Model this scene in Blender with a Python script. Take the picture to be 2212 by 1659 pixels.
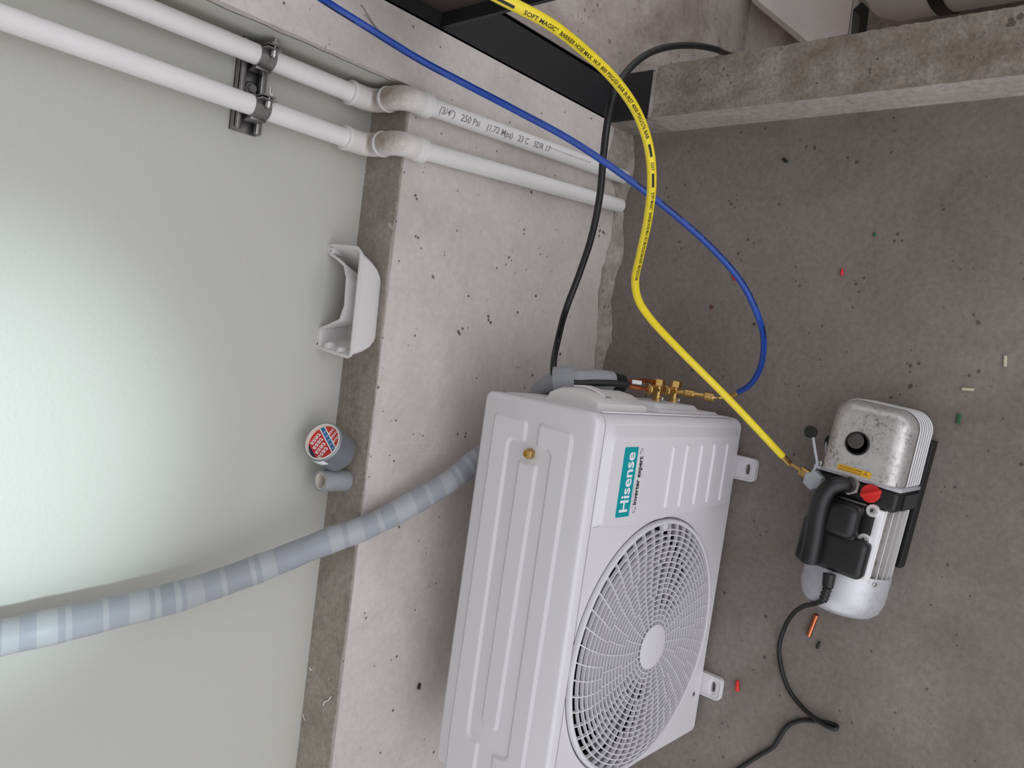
import bpy, bmesh, math, random
from mathutils import Vector, Matrix
random.seed(7)
for o in list(bpy.data.objects): bpy.data.objects.remove(o)
scene = bpy.context.scene
COL = scene.collection
PI = math.pi

# ------------------------------------------------------------------ camera (photo held sideways: image left is up)
F, PX, PY = 1700.0, 1106.0, 829.5
CAM = Vector((-0.57422, -1.15396, 1.6541))
RX = Vector((0.1244527, -0.7445558, -0.6558568))
RY = Vector((-0.9913624, -0.1208717, -0.0508983))
RZ = Vector((-0.0413779, 0.6565262, -0.7531674))
cd = bpy.data.cameras.new('camera'); cam = bpy.data.objects.new('camera', cd); COL.objects.link(cam)
m = Matrix.Identity(4)
for i in range(3):
    m[i][0] = RX[i]; m[i][1] = -RY[i]; m[i][2] = -RZ[i]; m[i][3] = CAM[i]
cam.matrix_world = m
cd.sensor_fit = 'HORIZONTAL'; cd.sensor_width = 36.0; cd.lens = F / 2212.0 * 36.0
cd.clip_start = 0.02; cd.clip_end = 60
scene.camera = cam

# ------------------------------------------------------------------ light: overcast daylight from the open side
def S(r, g, b):
    f = lambda c: (c/12.92 if c <= 0.04045 else ((c+0.055)/1.055)**2.4)
    return (f(r/255), f(g/255), f(b/255), 1.0)
w = bpy.data.worlds.new('overcast_sky'); scene.world = w; w.use_nodes = True
bg = w.node_tree.nodes['Background']; bg.inputs[0].default_value = (0.93, 0.95, 1.0, 1); bg.inputs[1].default_value = 1.16
def area(name, loc, target, sx, sy, power, color):
    l = bpy.data.lights.new(name, 'AREA'); l.shape = 'RECTANGLE'; l.size = sx; l.size_y = sy; l.energy = power; l.color = color
    o = bpy.data.objects.new(name, l); COL.objects.link(o); o.location = loc
    o.rotation_euler = (Vector(target)-Vector(loc)).to_track_quat('-Z', 'Y').to_euler(); return o
def spot(name, loc, target, power, color, angle, blend, size):
    l = bpy.data.lights.new(name, 'SPOT'); l.energy = power; l.color = color; l.spot_size = math.radians(angle); l.spot_blend = blend; l.shadow_soft_size = size
    o = bpy.data.objects.new(name, l); COL.objects.link(o); o.location = loc
    o.rotation_euler = (Vector(target)-Vector(loc)).to_track_quat('-Z', 'Y').to_euler(); return o
area('daylight_opening', (-1.3, -3.3, 1.7), (-0.8, 0.0, 0.7), 3.2, 1.9, 20, (0.97, 0.96, 1.0))
spot('added_wall_spot', (-1.0, -1.5, 1.55), (-0.83, 0.108, 1.37), 95, (0.74, 0.97, 1.0), 30, 1.0, 0.05)  # added unseen spot, only there to make the bright patch on the painted wall
vs = scene.view_settings
vs.view_transform = 'Standard'; vs.look = 'None'; vs.gamma = 1.0; vs.use_curve_mapping = False; vs.exposure = 0.0

# ------------------------------------------------------------------ pixel -> place helpers
def ray(px, py): return RX*((px-PX)/F) + RY*((py-PY)/F) + RZ
def dpt(px, py, d): return CAM + ray(px, py)*d
def onz(px, py, z=0.0): r = ray(px, py); return CAM + r*((z-CAM.z)/r.z)
def ony(px, py, y=0.0): r = ray(px, py); return CAM + r*((y-CAM.y)/r.y)
def onx(px, py, x=0.0): r = ray(px, py); return CAM + r*((x-CAM.x)/r.x)

# ------------------------------------------------------------------ measured sizes (metres)
LH, LD = 0.7104, 0.1085          # ledge height and depth
XP = -0.1143                     # left edge of the pier
KW, KH = 0.1165, 0.1084          # kerb width, height
AX, AY, ATH = -0.6598, -0.4066, -0.0199
ACW, ACD, ACH, AZ = 0.717, 0.2576, 0.55, 0.02

# ------------------------------------------------------------------ materials
def nmat(name):
    m = bpy.data.materials.new(name); m.use_nodes = True
    nt = m.node_tree; b = nt.nodes['Principled BSDF']; return m, nt, b
def N(nt, t, **kw):
    n = nt.nodes.new(t)
    for k, v in kw.items():
        if hasattr(n, k) and k not in ('Scale',): setattr(n, k, v)
        else: n.inputs[k].default_value = v
    return n
def ramp(nt, stops, interp='LINEAR'):
    r = nt.nodes.new('ShaderNodeValToRGB'); e = r.color_ramp.elements; r.color_ramp.interpolation = interp
    while len(e) < len(stops): e.new(0.5)
    for i, (p, c) in enumerate(stops): e[i].position = p; e[i].color = c
    return r
def mixc(nt, fac, a, b, mode='MIX'):
    n = nt.nodes.new('ShaderNodeMix'); n.data_type = 'RGBA'; n.blend_type = mode
    for k, v in ((0, fac), (6, a), (7, b)):
        if hasattr(v, 'is_linked') or hasattr(v, 'links'): nt.links.new(v, n.inputs[k])
        else: n.inputs[k].default_value = v
    return n.outputs[2]
def plain(name, col, rough=0.5, metal=0.0, bump=0.0, bscale=300, spec=None, vary=0.0, vscale=6, coat=0.0, trans=0.0):
    m, nt, b = nmat(name)
    b.inputs['Base Color'].default_value = col; b.inputs['Roughness'].default_value = rough; b.inputs['Metallic'].default_value = metal
    if spec is not None: b.inputs['Specular IOR Level'].default_value = spec
    if coat: b.inputs['Coat Weight'].default_value = coat
    if trans: b.inputs['Transmission Weight'].default_value = trans
    if bump or vary:
        tc = N(nt, 'ShaderNodeTexCoord')
    if vary:
        n = N(nt, 'ShaderNodeTexNoise', Scale=vscale, Detail=6.0, Roughness=0.6); nt.links.new(tc.outputs['Object'], n.inputs['Vector'])
        r = ramp(nt, [(0.3, tuple(max(0, c*(1-vary)) for c in col[:3])+(1,)), (0.7, tuple(min(1, c*(1+vary)) for c in col[:3])+(1,))])
        nt.links.new(n.outputs['Fac'], r.inputs[0]); nt.links.new(r.outputs[0], b.inputs['Base Color'])
    if bump:
        n2 = N(nt, 'ShaderNodeTexNoise', Scale=bscale, Detail=3.0); nt.links.new(tc.outputs['Object'], n2.inputs['Vector'])
        bp = N(nt, 'ShaderNodeBump', Strength=bump, Distance=0.001); nt.links.new(n2.outputs['Fac'], bp.inputs['Height']); nt.links.new(bp.outputs[0], b.inputs['Normal'])
    return m
def concrete(name, c_dark, c_mid, c_light, scale=5.0, fine=60.0, pits=0.3, pit_col=None, pit_scale=90.0, bump=0.5, rough=0.9, streak=None, stain=None, stain_scale=2.2, stain_amt=0.6, fa=0.24):
    m, nt, b = nmat(name); L = nt.links
    tc = N(nt, 'ShaderNodeTexCoord'); vec = tc.outputs['Object']
    if streak:
        mp = N(nt, 'ShaderNodeMapping'); mp.inputs['Scale'].default_value = streak; L.new(vec, mp.inputs[0]); svec = mp.outputs[0]
    else: svec = vec
    n1 = N(nt, 'ShaderNodeTexNoise', Scale=scale, Detail=8.0, Roughness=0.62, Distortion=0.4); L.new(svec, n1.inputs['Vector'])
    r1 = ramp(nt, [(0.28, c_dark), (0.5, c_mid), (0.72, c_light)]); L.new(n1.outputs['Fac'], r1.inputs[0])
    n2 = N(nt, 'ShaderNodeTexNoise', Scale=fine, Detail=5.0, Roughness=0.7); L.new(vec, n2.inputs['Vector'])
    r2 = ramp(nt, [(0.3, (1-fa, 1-fa, 1-fa, 1)), (0.7, (1+fa, 1+fa, 1+fa, 1))]); L.new(n2.outputs['Fac'], r2.inputs[0])
    col = mixc(nt, 1.0, r1.outputs[0], r2.outputs[0], 'MULTIPLY')
    if stain:
        n4 = N(nt, 'ShaderNodeTexNoise', Scale=stain_scale, Detail=7.0, Roughness=0.68, Distortion=0.8); L.new(vec, n4.inputs['Vector'])
        r4 = ramp(nt, [(0.5, (0, 0, 0, 1)), (0.72, (stain_amt,)*3+(1,))]); L.new(n4.outputs['Fac'], r4.inputs[0])
        col = mixc(nt, r4.outputs[0], col, stain)
    v = N(nt, 'ShaderNodeTexVoronoi', Scale=pit_scale); v.inputs['Randomness'].default_value = 1.0; L.new(vec, v.inputs['Vector'])
    n3 = N(nt, 'ShaderNodeTexNoise', Scale=pit_scale*0.31, Detail=2.0); L.new(vec, n3.inputs['Vector'])
    sub = N(nt, 'ShaderNodeMath', operation='SUBTRACT'); L.new(n3.outputs['Fac'], sub.inputs[0]); sub.inputs[1].default_value = 0.5
    mul = N(nt, 'ShaderNodeMath', operation='MULTIPLY'); L.new(sub.outputs[0], mul.inputs[0]); mul.inputs[1].default_value = 1.6
    sub2 = N(nt, 'ShaderNodeMath', operation='SUBTRACT'); L.new(mul.outputs[0], sub2.inputs[0]); L.new(v.outputs['Distance'], sub2.inputs[1])
    rp = ramp(nt, [(0.0, (0, 0, 0, 1)), (0.10, (1, 1, 1, 1))]); L.new(sub2.outputs[0], rp.inputs[0])
    pm = N(nt, 'ShaderNodeMath', operation='MULTIPLY'); L.new(rp.outputs[0], pm.inputs[0]); pm.inputs[1].default_value = pits
    col = mixc(nt, pm.outputs[0], col, pit_col or tuple(c*0.3 for c in c_dark[:3])+(1,))
    L.new(col, b.inputs['Base Color']); b.inputs['Roughness'].default_value = rough; b.inputs['Specular IOR Level'].default_value = 0.25
    hs = N(nt, 'ShaderNodeMath', operation='SUBTRACT'); L.new(n2.outputs['Fac'], hs.inputs[0]); L.new(rp.outputs[0], hs.inputs[1])
    bp = N(nt, 'ShaderNodeBump', Strength=bump, Distance=0.002); L.new(hs.outputs[0], bp.inputs['Height']); L.new(bp.outputs[0], b.inputs['Normal'])
    return m

M = {}
M['floor'] = concrete('concrete_floor', S(112, 103, 98), S(128, 119, 114), S(141, 132, 127), 2.6, 85, 0.6, S(45, 40, 37), 60, 0.5, stain=S(98, 87, 80), stain_scale=2.4, stain_amt=0.5, fa=0.17)
M['upstand'] = concrete('pale_cast_concrete', S(184, 174, 170), S(197, 188, 184), S(206, 198, 195), 3.4, 75, 0.85, S(70, 62, 58), 70, 0.35, stain=S(172, 161, 154), stain_scale=4.5, stain_amt=0.55, fa=0.09)
M['pier'] = concrete('rough_cast_concrete', S(150, 142, 136), S(172, 164, 158), S(186, 178, 173), 6.0, 70, 0.6, S(80, 72, 66), 60, 0.5, streak=(1, 1, 0.6), stain=S(140, 129, 119), stain_scale=6, stain_amt=0.5, fa=0.13)
M['paint'] = plain('grey_green_satin_paint', S(186, 185, 178), 0.5, 0, 0.5, 160, spec=0.4)
M['ledge'] = concrete('dusty_cement_ledge', S(136, 126, 117), S(154, 144, 134), S(166, 157, 147), 9, 110, 0.35, S(190, 180, 168), 80, 0.7, stain=S(116, 104, 92), stain_scale=7, stain_amt=0.5)
M['mortar'] = concrete('pale_mortar', S(128, 118, 112), S(156, 147, 141), S(176, 168, 163), 12, 60, 0.5, S(80, 70, 64), 70, 1.0)
M['kerb'] = concrete('rough_kerb_concrete', S(112, 101, 91), S(136, 126, 116), S(152, 143, 134), 9, 130, 0.7, S(74, 64, 56), 75, 1.0, fa=0.32, stain=S(96, 82, 70), stain_scale=5, stain_amt=0.6)
M['kerbface'] = concrete('smooth_kerb_face', S(164, 156, 149), S(178, 170, 163), S(190, 182, 176), 5, 60, 0.3, None, 60, 0.3)
M['outwall'] = concrete('stained_outer_concrete', S(134, 122, 114), S(174, 163, 156), S(194, 184, 178), 4, 60, 0.5, S(60, 50, 44), 50, 0.5, streak=(1, 1, 0.4), stain=S(112, 94, 82), stain_scale=4, stain_amt=0.8, fa=0.14)
M['ceiling'] = plain('ceiling_concrete', S(190, 186, 182), 0.9)
M['steel'] = plain('dark_grey_painted_steel', S(29, 28, 30), 0.55, 0.0, 0.2, 120, vary=0.12, vscale=8)
M['steelrust'] = plain('dark_brown_steel', S(62, 54, 50), 0.6, 0.0, 0.2, 120, vary=0.25, vscale=18)
M['pvc'] = plain('white_pvc', S(224, 221, 219), 0.42, vary=0.03, vscale=20)
M['tank'] = plain('white_tank_plastic', S(224, 216, 214), 0.55, vary=0.10, vscale=7)
M['acwhite'] = plain('white_powder_coat', S(217, 214, 217), 0.42, 0, 0.06, 500)
M['acplastic'] = plain('white_abs_plastic', S(216, 212, 211), 0.5)
M['grille'] = plain('grille_white_plastic', S(216, 213, 217), 0.45)
M['fan'] = plain('fan_grey_plastic', S(112, 110, 114), 0.5)
M['dark'] = plain('black_interior', S(14, 14, 15), 0.8)
M['coil'] = plain('coil_dark_grey', S(34, 34, 36), 0.7)
M['teal'] = plain('teal_badge', S(10, 152, 160), 0.4)
M['white'] = plain('white_print', S(236, 236, 238), 0.5)
M['ink'] = plain('black_ink', S(20, 20, 22), 0.5)
M['inkgrey'] = plain('grey_pipe_ink', S(120, 118, 122), 0.6)
M['inkfaint'] = plain('faint_pipe_ink', S(178, 175, 178), 0.6)
M['brass'] = plain('brass', S(192, 158, 96), 0.36, 1.0, vary=0.15, vscale=60)
M['copper'] = plain('copper', S(206, 124, 88), 0.3, 1.0, vary=0.15, vscale=60)
M['chrome'] = plain('bright_metal', S(210, 208, 206), 0.2, 1.0)
M['zinc'] = plain('zinc_metal', S(150, 148, 146), 0.38, 1.0, vary=0.2, vscale=40)
M['blue'] = plain('blue_hose_rubber', S(16, 64, 152), 0.38, vary=0.12, vscale=40)
M['yellow'] = plain('yellow_hose_rubber', S(232, 208, 40), 0.42, vary=0.06, vscale=60)
M['inkblue'] = plain('dark_blue_ink', S(12, 20, 48), 0.5)
M['black'] = plain('black_rubber', S(17, 17, 18), 0.42)
M['blackplastic'] = plain('black_plastic', S(23, 23, 24), 0.42, vary=0.25, vscale=30)
M['insul'] = plain('black_foam_insulation', S(14, 14, 15), 0.9)
M['greytape'] = plain('grey_tape', S(150, 152, 156), 0.4, vary=0.06, vscale=40)
M['silvertape'] = plain('silver_duct_tape', S(150, 154, 162), 0.3, 0.6, 0.3, 60)
M['card'] = plain('white_card', S(220, 212, 200), 0.7)
M['red'] = plain('red_plastic', S(212, 40, 34), 0.45)
M['redlabel'] = plain('red_label', S(198, 44, 40), 0.5)
M['bluelabel'] = plain('blue_label', S(36, 104, 160), 0.5)
M['navy'] = plain('navy_label', S(36, 38, 74), 0.5)
M['green'] = plain('green_plastic', S(40, 92, 58), 0.5)
M['woodbit'] = plain('pale_wood', S(196, 184, 160), 0.7)
M['sticker'] = plain('yellow_sticker', S(222, 168, 30), 0.5, vary=0.1, vscale=80)
M['translucent'] = plain('milky_translucent_plastic', S(196, 200, 210), 0.4, trans=0.35)
M['foam'] = plain('grey_foam_filter', S(74, 70, 68), 0.9, 0, 1.0, 900, vary=0.4, vscale=500)
def speckled(name, base, dirt, rough, metal, amt=0.55, dscale=22, sp=170):
    m, nt, b = nmat(name); L = nt.links
    tc = N(nt, 'ShaderNodeTexCoord'); vec = tc.outputs['Object']
    n1 = N(nt, 'ShaderNodeTexNoise', Scale=dscale, Detail=8.0, Roughness=0.7); L.new(vec, n1.inputs['Vector'])
    n2 = N(nt, 'ShaderNodeTexNoise', Scale=sp, Detail=4.0, Roughness=0.7); L.new(vec, n2.inputs['Vector'])
    r1 = ramp(nt, [(0.40, (0, 0, 0, 1)), (0.60, (1, 1, 1, 1))]); L.new(n1.outputs['Fac'], r1.inputs[0])
    r2 = ramp(nt, [(0.50, (0, 0, 0, 1)), (0.60, (1, 1, 1, 1))]); L.new(n2.outputs['Fac'], r2.inputs[0])
    mm = N(nt, 'ShaderNodeMath', operation='MULTIPLY'); L.new(r1.outputs[0], mm.inputs[0]); L.new(r2.outputs[0], mm.inputs[1])
    ma = N(nt, 'ShaderNodeMath', operation='MULTIPLY'); L.new(r1.outputs[0], ma.inputs[0]); ma.inputs[1].default_value = 0.25
    mx = N(nt, 'ShaderNodeMath', operation='MAXIMUM'); L.new(mm.outputs[0], mx.inputs[0]); L.new(ma.outputs[0], mx.inputs[1])
    m2 = N(nt, 'ShaderNodeMath', operation='MULTIPLY'); L.new(mx.outputs[0], m2.inputs[0]); m2.inputs[1].default_value = amt
    c = mixc(nt, m2.outputs[0], base, dirt); L.new(c, b.inputs['Base Color'])
    b.inputs['Roughness'].default_value = rough; b.inputs['Metallic'].default_value = metal
    return m
M['alu'] = speckled('cast_aluminium', S(202, 199, 197), S(74, 60, 50), 0.38, 0.55, 0.75, 14, 150)
M['aludirt'] = speckled('grimy_aluminium', S(158, 152, 148), S(84, 68, 56), 0.5, 0.4, 0.9, 18, 90)
M['aluclean'] = plain('brushed_aluminium', S(222, 220, 220), 0.34, 0.35)
M['alupaint'] = speckled('silver_paint', S(200, 200, 205), S(110, 104, 98), 0.36, 0.35, 0.35, 10, 120)
def dustmat(name, base, dust, lo, hi, scale):
    # settled dust on the parts that lie flat
    m, nt, b = nmat(name); L = nt.links
    tc = N(nt, 'ShaderNodeTexCoord'); ge = N(nt, 'ShaderNodeNewGeometry'); sp = N(nt, 'ShaderNodeSeparateXYZ'); L.new(ge.outputs['Normal'], sp.inputs[0])
    n1 = N(nt, 'ShaderNodeTexNoise', Scale=scale, Detail=9.0, Roughness=0.85); L.new(tc.outputs['Object'], n1.inputs['Vector'])
    a = N(nt, 'ShaderNodeMath', operation='MULTIPLY'); L.new(n1.outputs['Fac'], a.inputs[0]); a.inputs[1].default_value = 1.5
    ad = N(nt, 'ShaderNodeMath', operation='ADD'); L.new(sp.outputs[2], ad.inputs[0]); L.new(a.outputs[0], ad.inputs[1])
    r = ramp(nt, [(0.0, (0, 0, 0, 1)), (1.0, (1, 1, 1, 1))]); mr = N(nt, 'ShaderNodeMapRange'); mr.inputs[1].default_value = lo; mr.inputs[2].default_value = hi
    L.new(ad.outputs[0], mr.inputs[0]); c = mixc(nt, mr.outputs[0], base, dust); L.new(c, b.inputs['Base Color']); b.inputs['Roughness'].default_value = 0.55
    return m
M['pvcdirty'] = dustmat('dusty_white_pvc', S(214, 209, 205), S(140, 124, 108), 1.02, 1.9, 75)
def wrapmat():
    m, nt, b = nmat('grey_wrapping_tape'); L = nt.links
    uv = N(nt, 'ShaderNodeUVMap'); uv.uv_map = 'UVMap'
    sep = N(nt, 'ShaderNodeSeparateXYZ'); L.new(uv.outputs[0], sep.inputs[0])
    sn = N(nt, 'ShaderNodeMath', operation='SINE'); L.new(sep.outputs[1], sn.inputs[0])
    ml = N(nt, 'ShaderNodeMath', operation='MULTIPLY'); L.new(sn.outputs[0], ml.inputs[0]); ml.inputs[1].default_value = 0.006
    ad = N(nt, 'ShaderNodeMath', operation='ADD'); L.new(sep.outputs[0], ad.inputs[0]); L.new(ml.outputs[0], ad.inputs[1])
    cb = N(nt, 'ShaderNodeCombineXYZ'); L.new(ad.outputs[0], cb.inputs[0])
    n1 = N(nt, 'ShaderNodeTexNoise', Scale=17.0, Detail=0.0); n1.noise_dimensions = '3D'; L.new(cb.outputs[0], n1.inputs['Vector'])
    r = ramp(nt, [(0.0, S(146, 149, 155)), (0.42, S(162, 164, 168)), (0.5, S(148, 151, 158)), (0.58, S(164, 167, 170)), (0.68, S(145, 148, 155))], 'CONSTANT')
    L.new(n1.outputs['Fac'], r.inputs[0]); L.new(r.outputs[0], b.inputs['Base Color']); b.inputs['Roughness'].default_value = 0.36
    bp = N(nt, 'ShaderNodeBump', Strength=0.35, Distance=0.001); L.new(r.outputs[0], bp.inputs['Height']); L.new(bp.outputs[0], b.inputs['Normal'])
    return m
M['wrap'] = wrapmat()

# ------------------------------------------------------------------ object helpers
def tag(o, label=None, cat=None, group=None, kind=None):
    if label: o['label'] = label
    if cat: o['category'] = cat
    if group: o['group'] = group
    if kind: o['kind'] = kind
    return o
def empty(name, loc, rz=0.0):
    o = bpy.data.objects.new(name, None); COL.objects.link(o); o.location = loc; o.rotation_euler = (0, 0, rz); o.empty_display_size = 0.05
    return o
def root_matrix(o): return Matrix.Translation(o.location) @ Matrix.Rotation(o.rotation_euler[2], 4, 'Z')
class MB:
    def __init__(s): s.v = []; s.f = []; s.uv = None
    def add(s, vs, fs):
        k = len(s.v); s.v += [Vector(p) for p in vs]; s.f += [tuple(i+k for i in f) for f in fs]; return s
    def box(s, a, b):
        (x0, y0, z0), (x1, y1, z1) = a, b
        return s.add([(x0,y0,z0),(x1,y0,z0),(x1,y1,z0),(x0,y1,z0),(x0,y0,z1),(x1,y0,z1),(x1,y1,z1),(x0,y1,z1)],
                     [(0,3,2,1),(4,5,6,7),(0,1,5,4),(1,2,6,5),(2,3,7,6),(3,0,4,7)])
    def rbox(s, a, b, r, seg=3):
        bm = bmesh.new(); bmesh.ops.create_cube(bm, size=1.0)
        c = (Vector(a)+Vector(b))/2; d = Vector(b)-Vector(a)
        for v in bm.verts: v.co = Vector((v.co.x*d.x, v.co.y*d.y, v.co.z*d.z)) + c
        bmesh.ops.bevel(bm, geom=bm.edges[:], offset=r, segments=seg, affect='EDGES', profile=0.5)
        bm.verts.index_update()
        s.add([v.co.copy() for v in bm.verts], [tuple(v.index for v in f.verts) for f in bm.faces]); bm.free(); return s
    def lathe(s, p0, axis, prof, n=32, cap=True, ref=None):
        # prof: list of (t along axis, radius)
        ax = Vector(axis).normalized(); r = Vector(ref) if ref else (Vector((0,0,1)) if abs(ax.z) < 0.9 else Vector((1,0,0)))
        e1 = (r - ax*r.dot(ax)).normalized(); e2 = ax.cross(e1); vs = []; fs = []; p0 = Vector(p0)
        for t, rad in prof:
            for i in range(n):
                a = 2*PI*i/n; vs.append(p0 + ax*t + (e1*math.cos(a)+e2*math.sin(a))*rad)
        for k in range(len(prof)-1):
            for i in range(n):
                j = (i+1) % n; fs.append((k*n+i, k*n+j, (k+1)*n+j, (k+1)*n+i))
        if cap:
            fs.append(tuple(range(n-1, -1, -1))); fs.append(tuple((len(prof)-1)*n+i for i in range(n)))
        return s.add(vs, fs)
    def cyl(s, p0, p1, r, n=24, ch=0.0, r2=None):
        p0 = Vector(p0); p1 = Vector(p1); L = (p1-p0).length; r2 = r if r2 is None else r2
        pr = [(0, r-ch), (ch, r), (L-ch, r2), (L, r2-ch)] if ch else [(0, r), (L, r2)]
        return s.lathe(p0, p1-p0, pr, n)
    def hexa(s, p0, p1, r, ch=0.0): return s.cyl(p0, p1, r, 6, ch)
    def ring(s, p0, axis, ro, ri, t, n=40):
        ax = Vector(axis).normalized()
        return s.lathe(p0, ax, [(0, ri), (0, ro), (t, ro), (t, ri), (0, ri)], n, cap=False)
    def loft(s, rings, cap=True, closed=True):
        n = len(rings[0]); vs = [p for r in rings for p in r]; fs = []
        for k in range(len(rings)-1):
            for i in range(n if closed else n-1):
                j = (i+1) % n; fs.append((k*n+i, k*n+j, (k+1)*n+j, (k+1)*n+i))
        if cap: fs.append(tuple(range(n-1, -1, -1))); fs.append(tuple((len(rings)-1)*n+i for i in range(n)))
        return s.add(vs, fs)
    def tube(s, pts, r, n=12, cap=True, up=None, uv=False, rfun=None):
        fr = frames(pts, up); vs = []; fs = []; arc = 0.0; uvs = []
        for k, (p, t, a, b) in enumerate(fr):
            if k: arc += (p-fr[k-1][0]).length
            rr = rfun(arc) if rfun else r
            for i in range(n):
                an = 2*PI*i/n; vs.append(p + a*math.cos(an)*rr + b*math.sin(an)*rr); uvs.append((arc, an))
        for k in range(len(fr)-1):
            for i in range(n):
                j = (i+1) % n; fs.append((k*n+i, k*n+j, (k+1)*n+j, (k+1)*n+i))
        if cap: fs.append(tuple(range(n-1, -1, -1))); fs.append(tuple((len(fr)-1)*n+i for i in range(n)))
        if uv: s.uv = uvs
        return s.add(vs, fs)
    def xf(s, M4):
        s.v = [M4 @ p for p in s.v]; return s
def frames(pts, up=None):
    pts = [Vector(p) for p in pts]; out = []
    t = (pts[1]-pts[0]).normalized(); u = Vector(up) if up else (Vector((0,0,1)) if abs(t.z) < 0.9 else Vector((1,0,0)))
    a = (u - t*u.dot(t)).normalized()
    for k, p in enumerate(pts):
        q0 = pts[max(k-1, 0)]; q1 = pts[min(k+1, len(pts)-1)]; t2 = (q1-q0).normalized()
        a = (a - t2*a.dot(t2)).normalized(); out.append((p, t2, a.copy(), t2.cross(a)))
    return out
def spline(pts, n=10):
    P = [Vector(p) for p in pts]; P = [P[0]*2-P[1]] + P + [P[-1]*2-P[-2]]; out = []
    for i in range(1, len(P)-2):
        p0, p1, p2, p3 = P[i-1:i+3]
        d1 = max((p1-p0).length, 1e-6)**.5; d2 = max((p2-p1).length, 1e-6)**.5; d3 = max((p3-p2).length, 1e-6)**.5
        m1 = ((p1-p0)/d1 - (p2-p0)/(d1+d2) + (p2-p1)/d2)*d2; m2 = ((p2-p1)/d2 - (p3-p1)/(d2+d3) + (p3-p2)/d3)*d2
        for k in range(n):
            t = k/n; out.append(p1*(2*t**3-3*t*t+1) + m1*(t**3-2*t*t+t) + p2*(-2*t**3+3*t*t) + m2*(t**3-t*t))
    out.append(P[-2]); return out
def resample(pts, step):
    out = [pts[0]]; acc = 0.0
    for i in range(1, len(pts)):
        p, q = pts[i-1], pts[i]; L = (q-p).length
        while acc + L >= step and L > 0:
            f = (step-acc)/L; p = p.lerp(q, f); out.append(p); L = (q-p).length; acc = 0.0
        acc += L
    if (out[-1]-pts[-1]).length > step*0.3: out.append(pts[-1])
    return out
def obj(name, mb, mat, parent=None, world=False, angle=35, smooth=True, flipfix=True):
    me = bpy.data.meshes.new(name); me.from_pydata([tuple(v) for v in mb.v], [], mb.f)
    if flipfix:
        bm = bmesh.new(); bm.from_mesh(me); bmesh.ops.recalc_face_normals(bm, faces=bm.faces[:]); bm.to_mesh(me); bm.free()
    if mb.uv:
        ul = me.uv_layers.new(name='UVMap')
        for lp in me.loops: ul.data[lp.index].uv = mb.uv[lp.vertex_index]
    me.materials.append(M[mat] if isinstance(mat, str) else mat)
    if smooth:
        me.shade_smooth(); me.set_sharp_from_angle(angle=math.radians(angle))
    o = bpy.data.objects.new(name, me); COL.objects.link(o)
    if name == 'print': o['kind'] = 'stuff'      # rows of tiny printed characters
    if parent:
        o.parent = parent
        if world:
            p = parent; mm = Matrix.Identity(4)
            chain = []
            while p: chain.append(p); p = p.parent
            for q in reversed(chain):
                mm = mm @ (q.matrix_parent_inverse if q.parent else Matrix.Identity(4)) @ (root_matrix(q) if q.type == 'EMPTY' else Matrix.Identity(4))
            o.matrix_parent_inverse = mm.inverted()
    return o
def rpoly(pts, r, n=5):
    # round the corners of a 2-D polygon; r may be a list
    out = []; k = len(pts)
    for i in range(k):
        p = Vector(pts[i]); a = Vector(pts[i-1]); b = Vector(pts[(i+1) % k]); rr = r[i] if isinstance(r, (list, tuple)) else r
        if rr <= 1e-6: out.append(p); continue
        da = (a-p).normalized(); db = (b-p).normalized(); ang = da.angle(db)
        t = min(rr/math.tan(ang/2), (a-p).length*0.48, (b-p).length*0.48); r2 = t*math.tan(ang/2)
        c = p + (da+db).normalized()*(r2/math.sin(ang/2)); s = p+da*t; e = p+db*t
        a0 = math.atan2(s.y-c.y, s.x-c.x); a1 = math.atan2(e.y-c.y, e.x-c.x); d = (a1-a0+PI) % (2*PI)-PI
        for j in range(n+1):
            an = a0+d*j/n; out.append(Vector((c.x+r2*math.cos(an), c.y+r2*math.sin(an))))
    return out
def inset(poly, d):
    # move every vertex inwards by d (counter-clockwise or clockwise alike)
    n = len(poly); A = sum(poly[i].x*poly[(i+1) % n].y-poly[(i+1) % n].x*poly[i].y for i in range(n)); sg = 1 if A > 0 else -1; out = []
    for i in range(n):
        e1 = (poly[i]-poly[i-1]); e2 = (poly[(i+1) % n]-poly[i])
        if e1.length < 1e-9: e1 = e2
        if e2.length < 1e-9: e2 = e1
        e1 = e1.normalized(); e2 = e2.normalized()
        n1 = Vector((-e1.y, e1.x))*sg; n2 = Vector((-e2.y, e2.x))*sg; b = n1+n2
        b = b.normalized() if b.length > 1e-6 else n1; c = max(0.4, b.dot(n1)); out.append(poly[i]+b*(d/c))
    return out
def prism(mb, poly, fn, z0, z1, ch=0.0, chz=None, cap0=True):
    # extrude a 2-D polygon; fn(x, y, z) -> 3-D ; ch chamfers the z1 end
    rings = [[fn(p.x, p.y, z0) for p in poly]]
    if ch:
        cz = chz if chz is not None else ch*(1 if z1 > z0 else -1)
        rings.append([fn(p.x, p.y, z1-cz) for p in poly]); rings.append([fn(p.x, p.y, z1) for p in inset(poly, ch)])
    else: rings.append([fn(p.x, p.y, z1) for p in poly])
    return mb.loft(rings)
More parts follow.
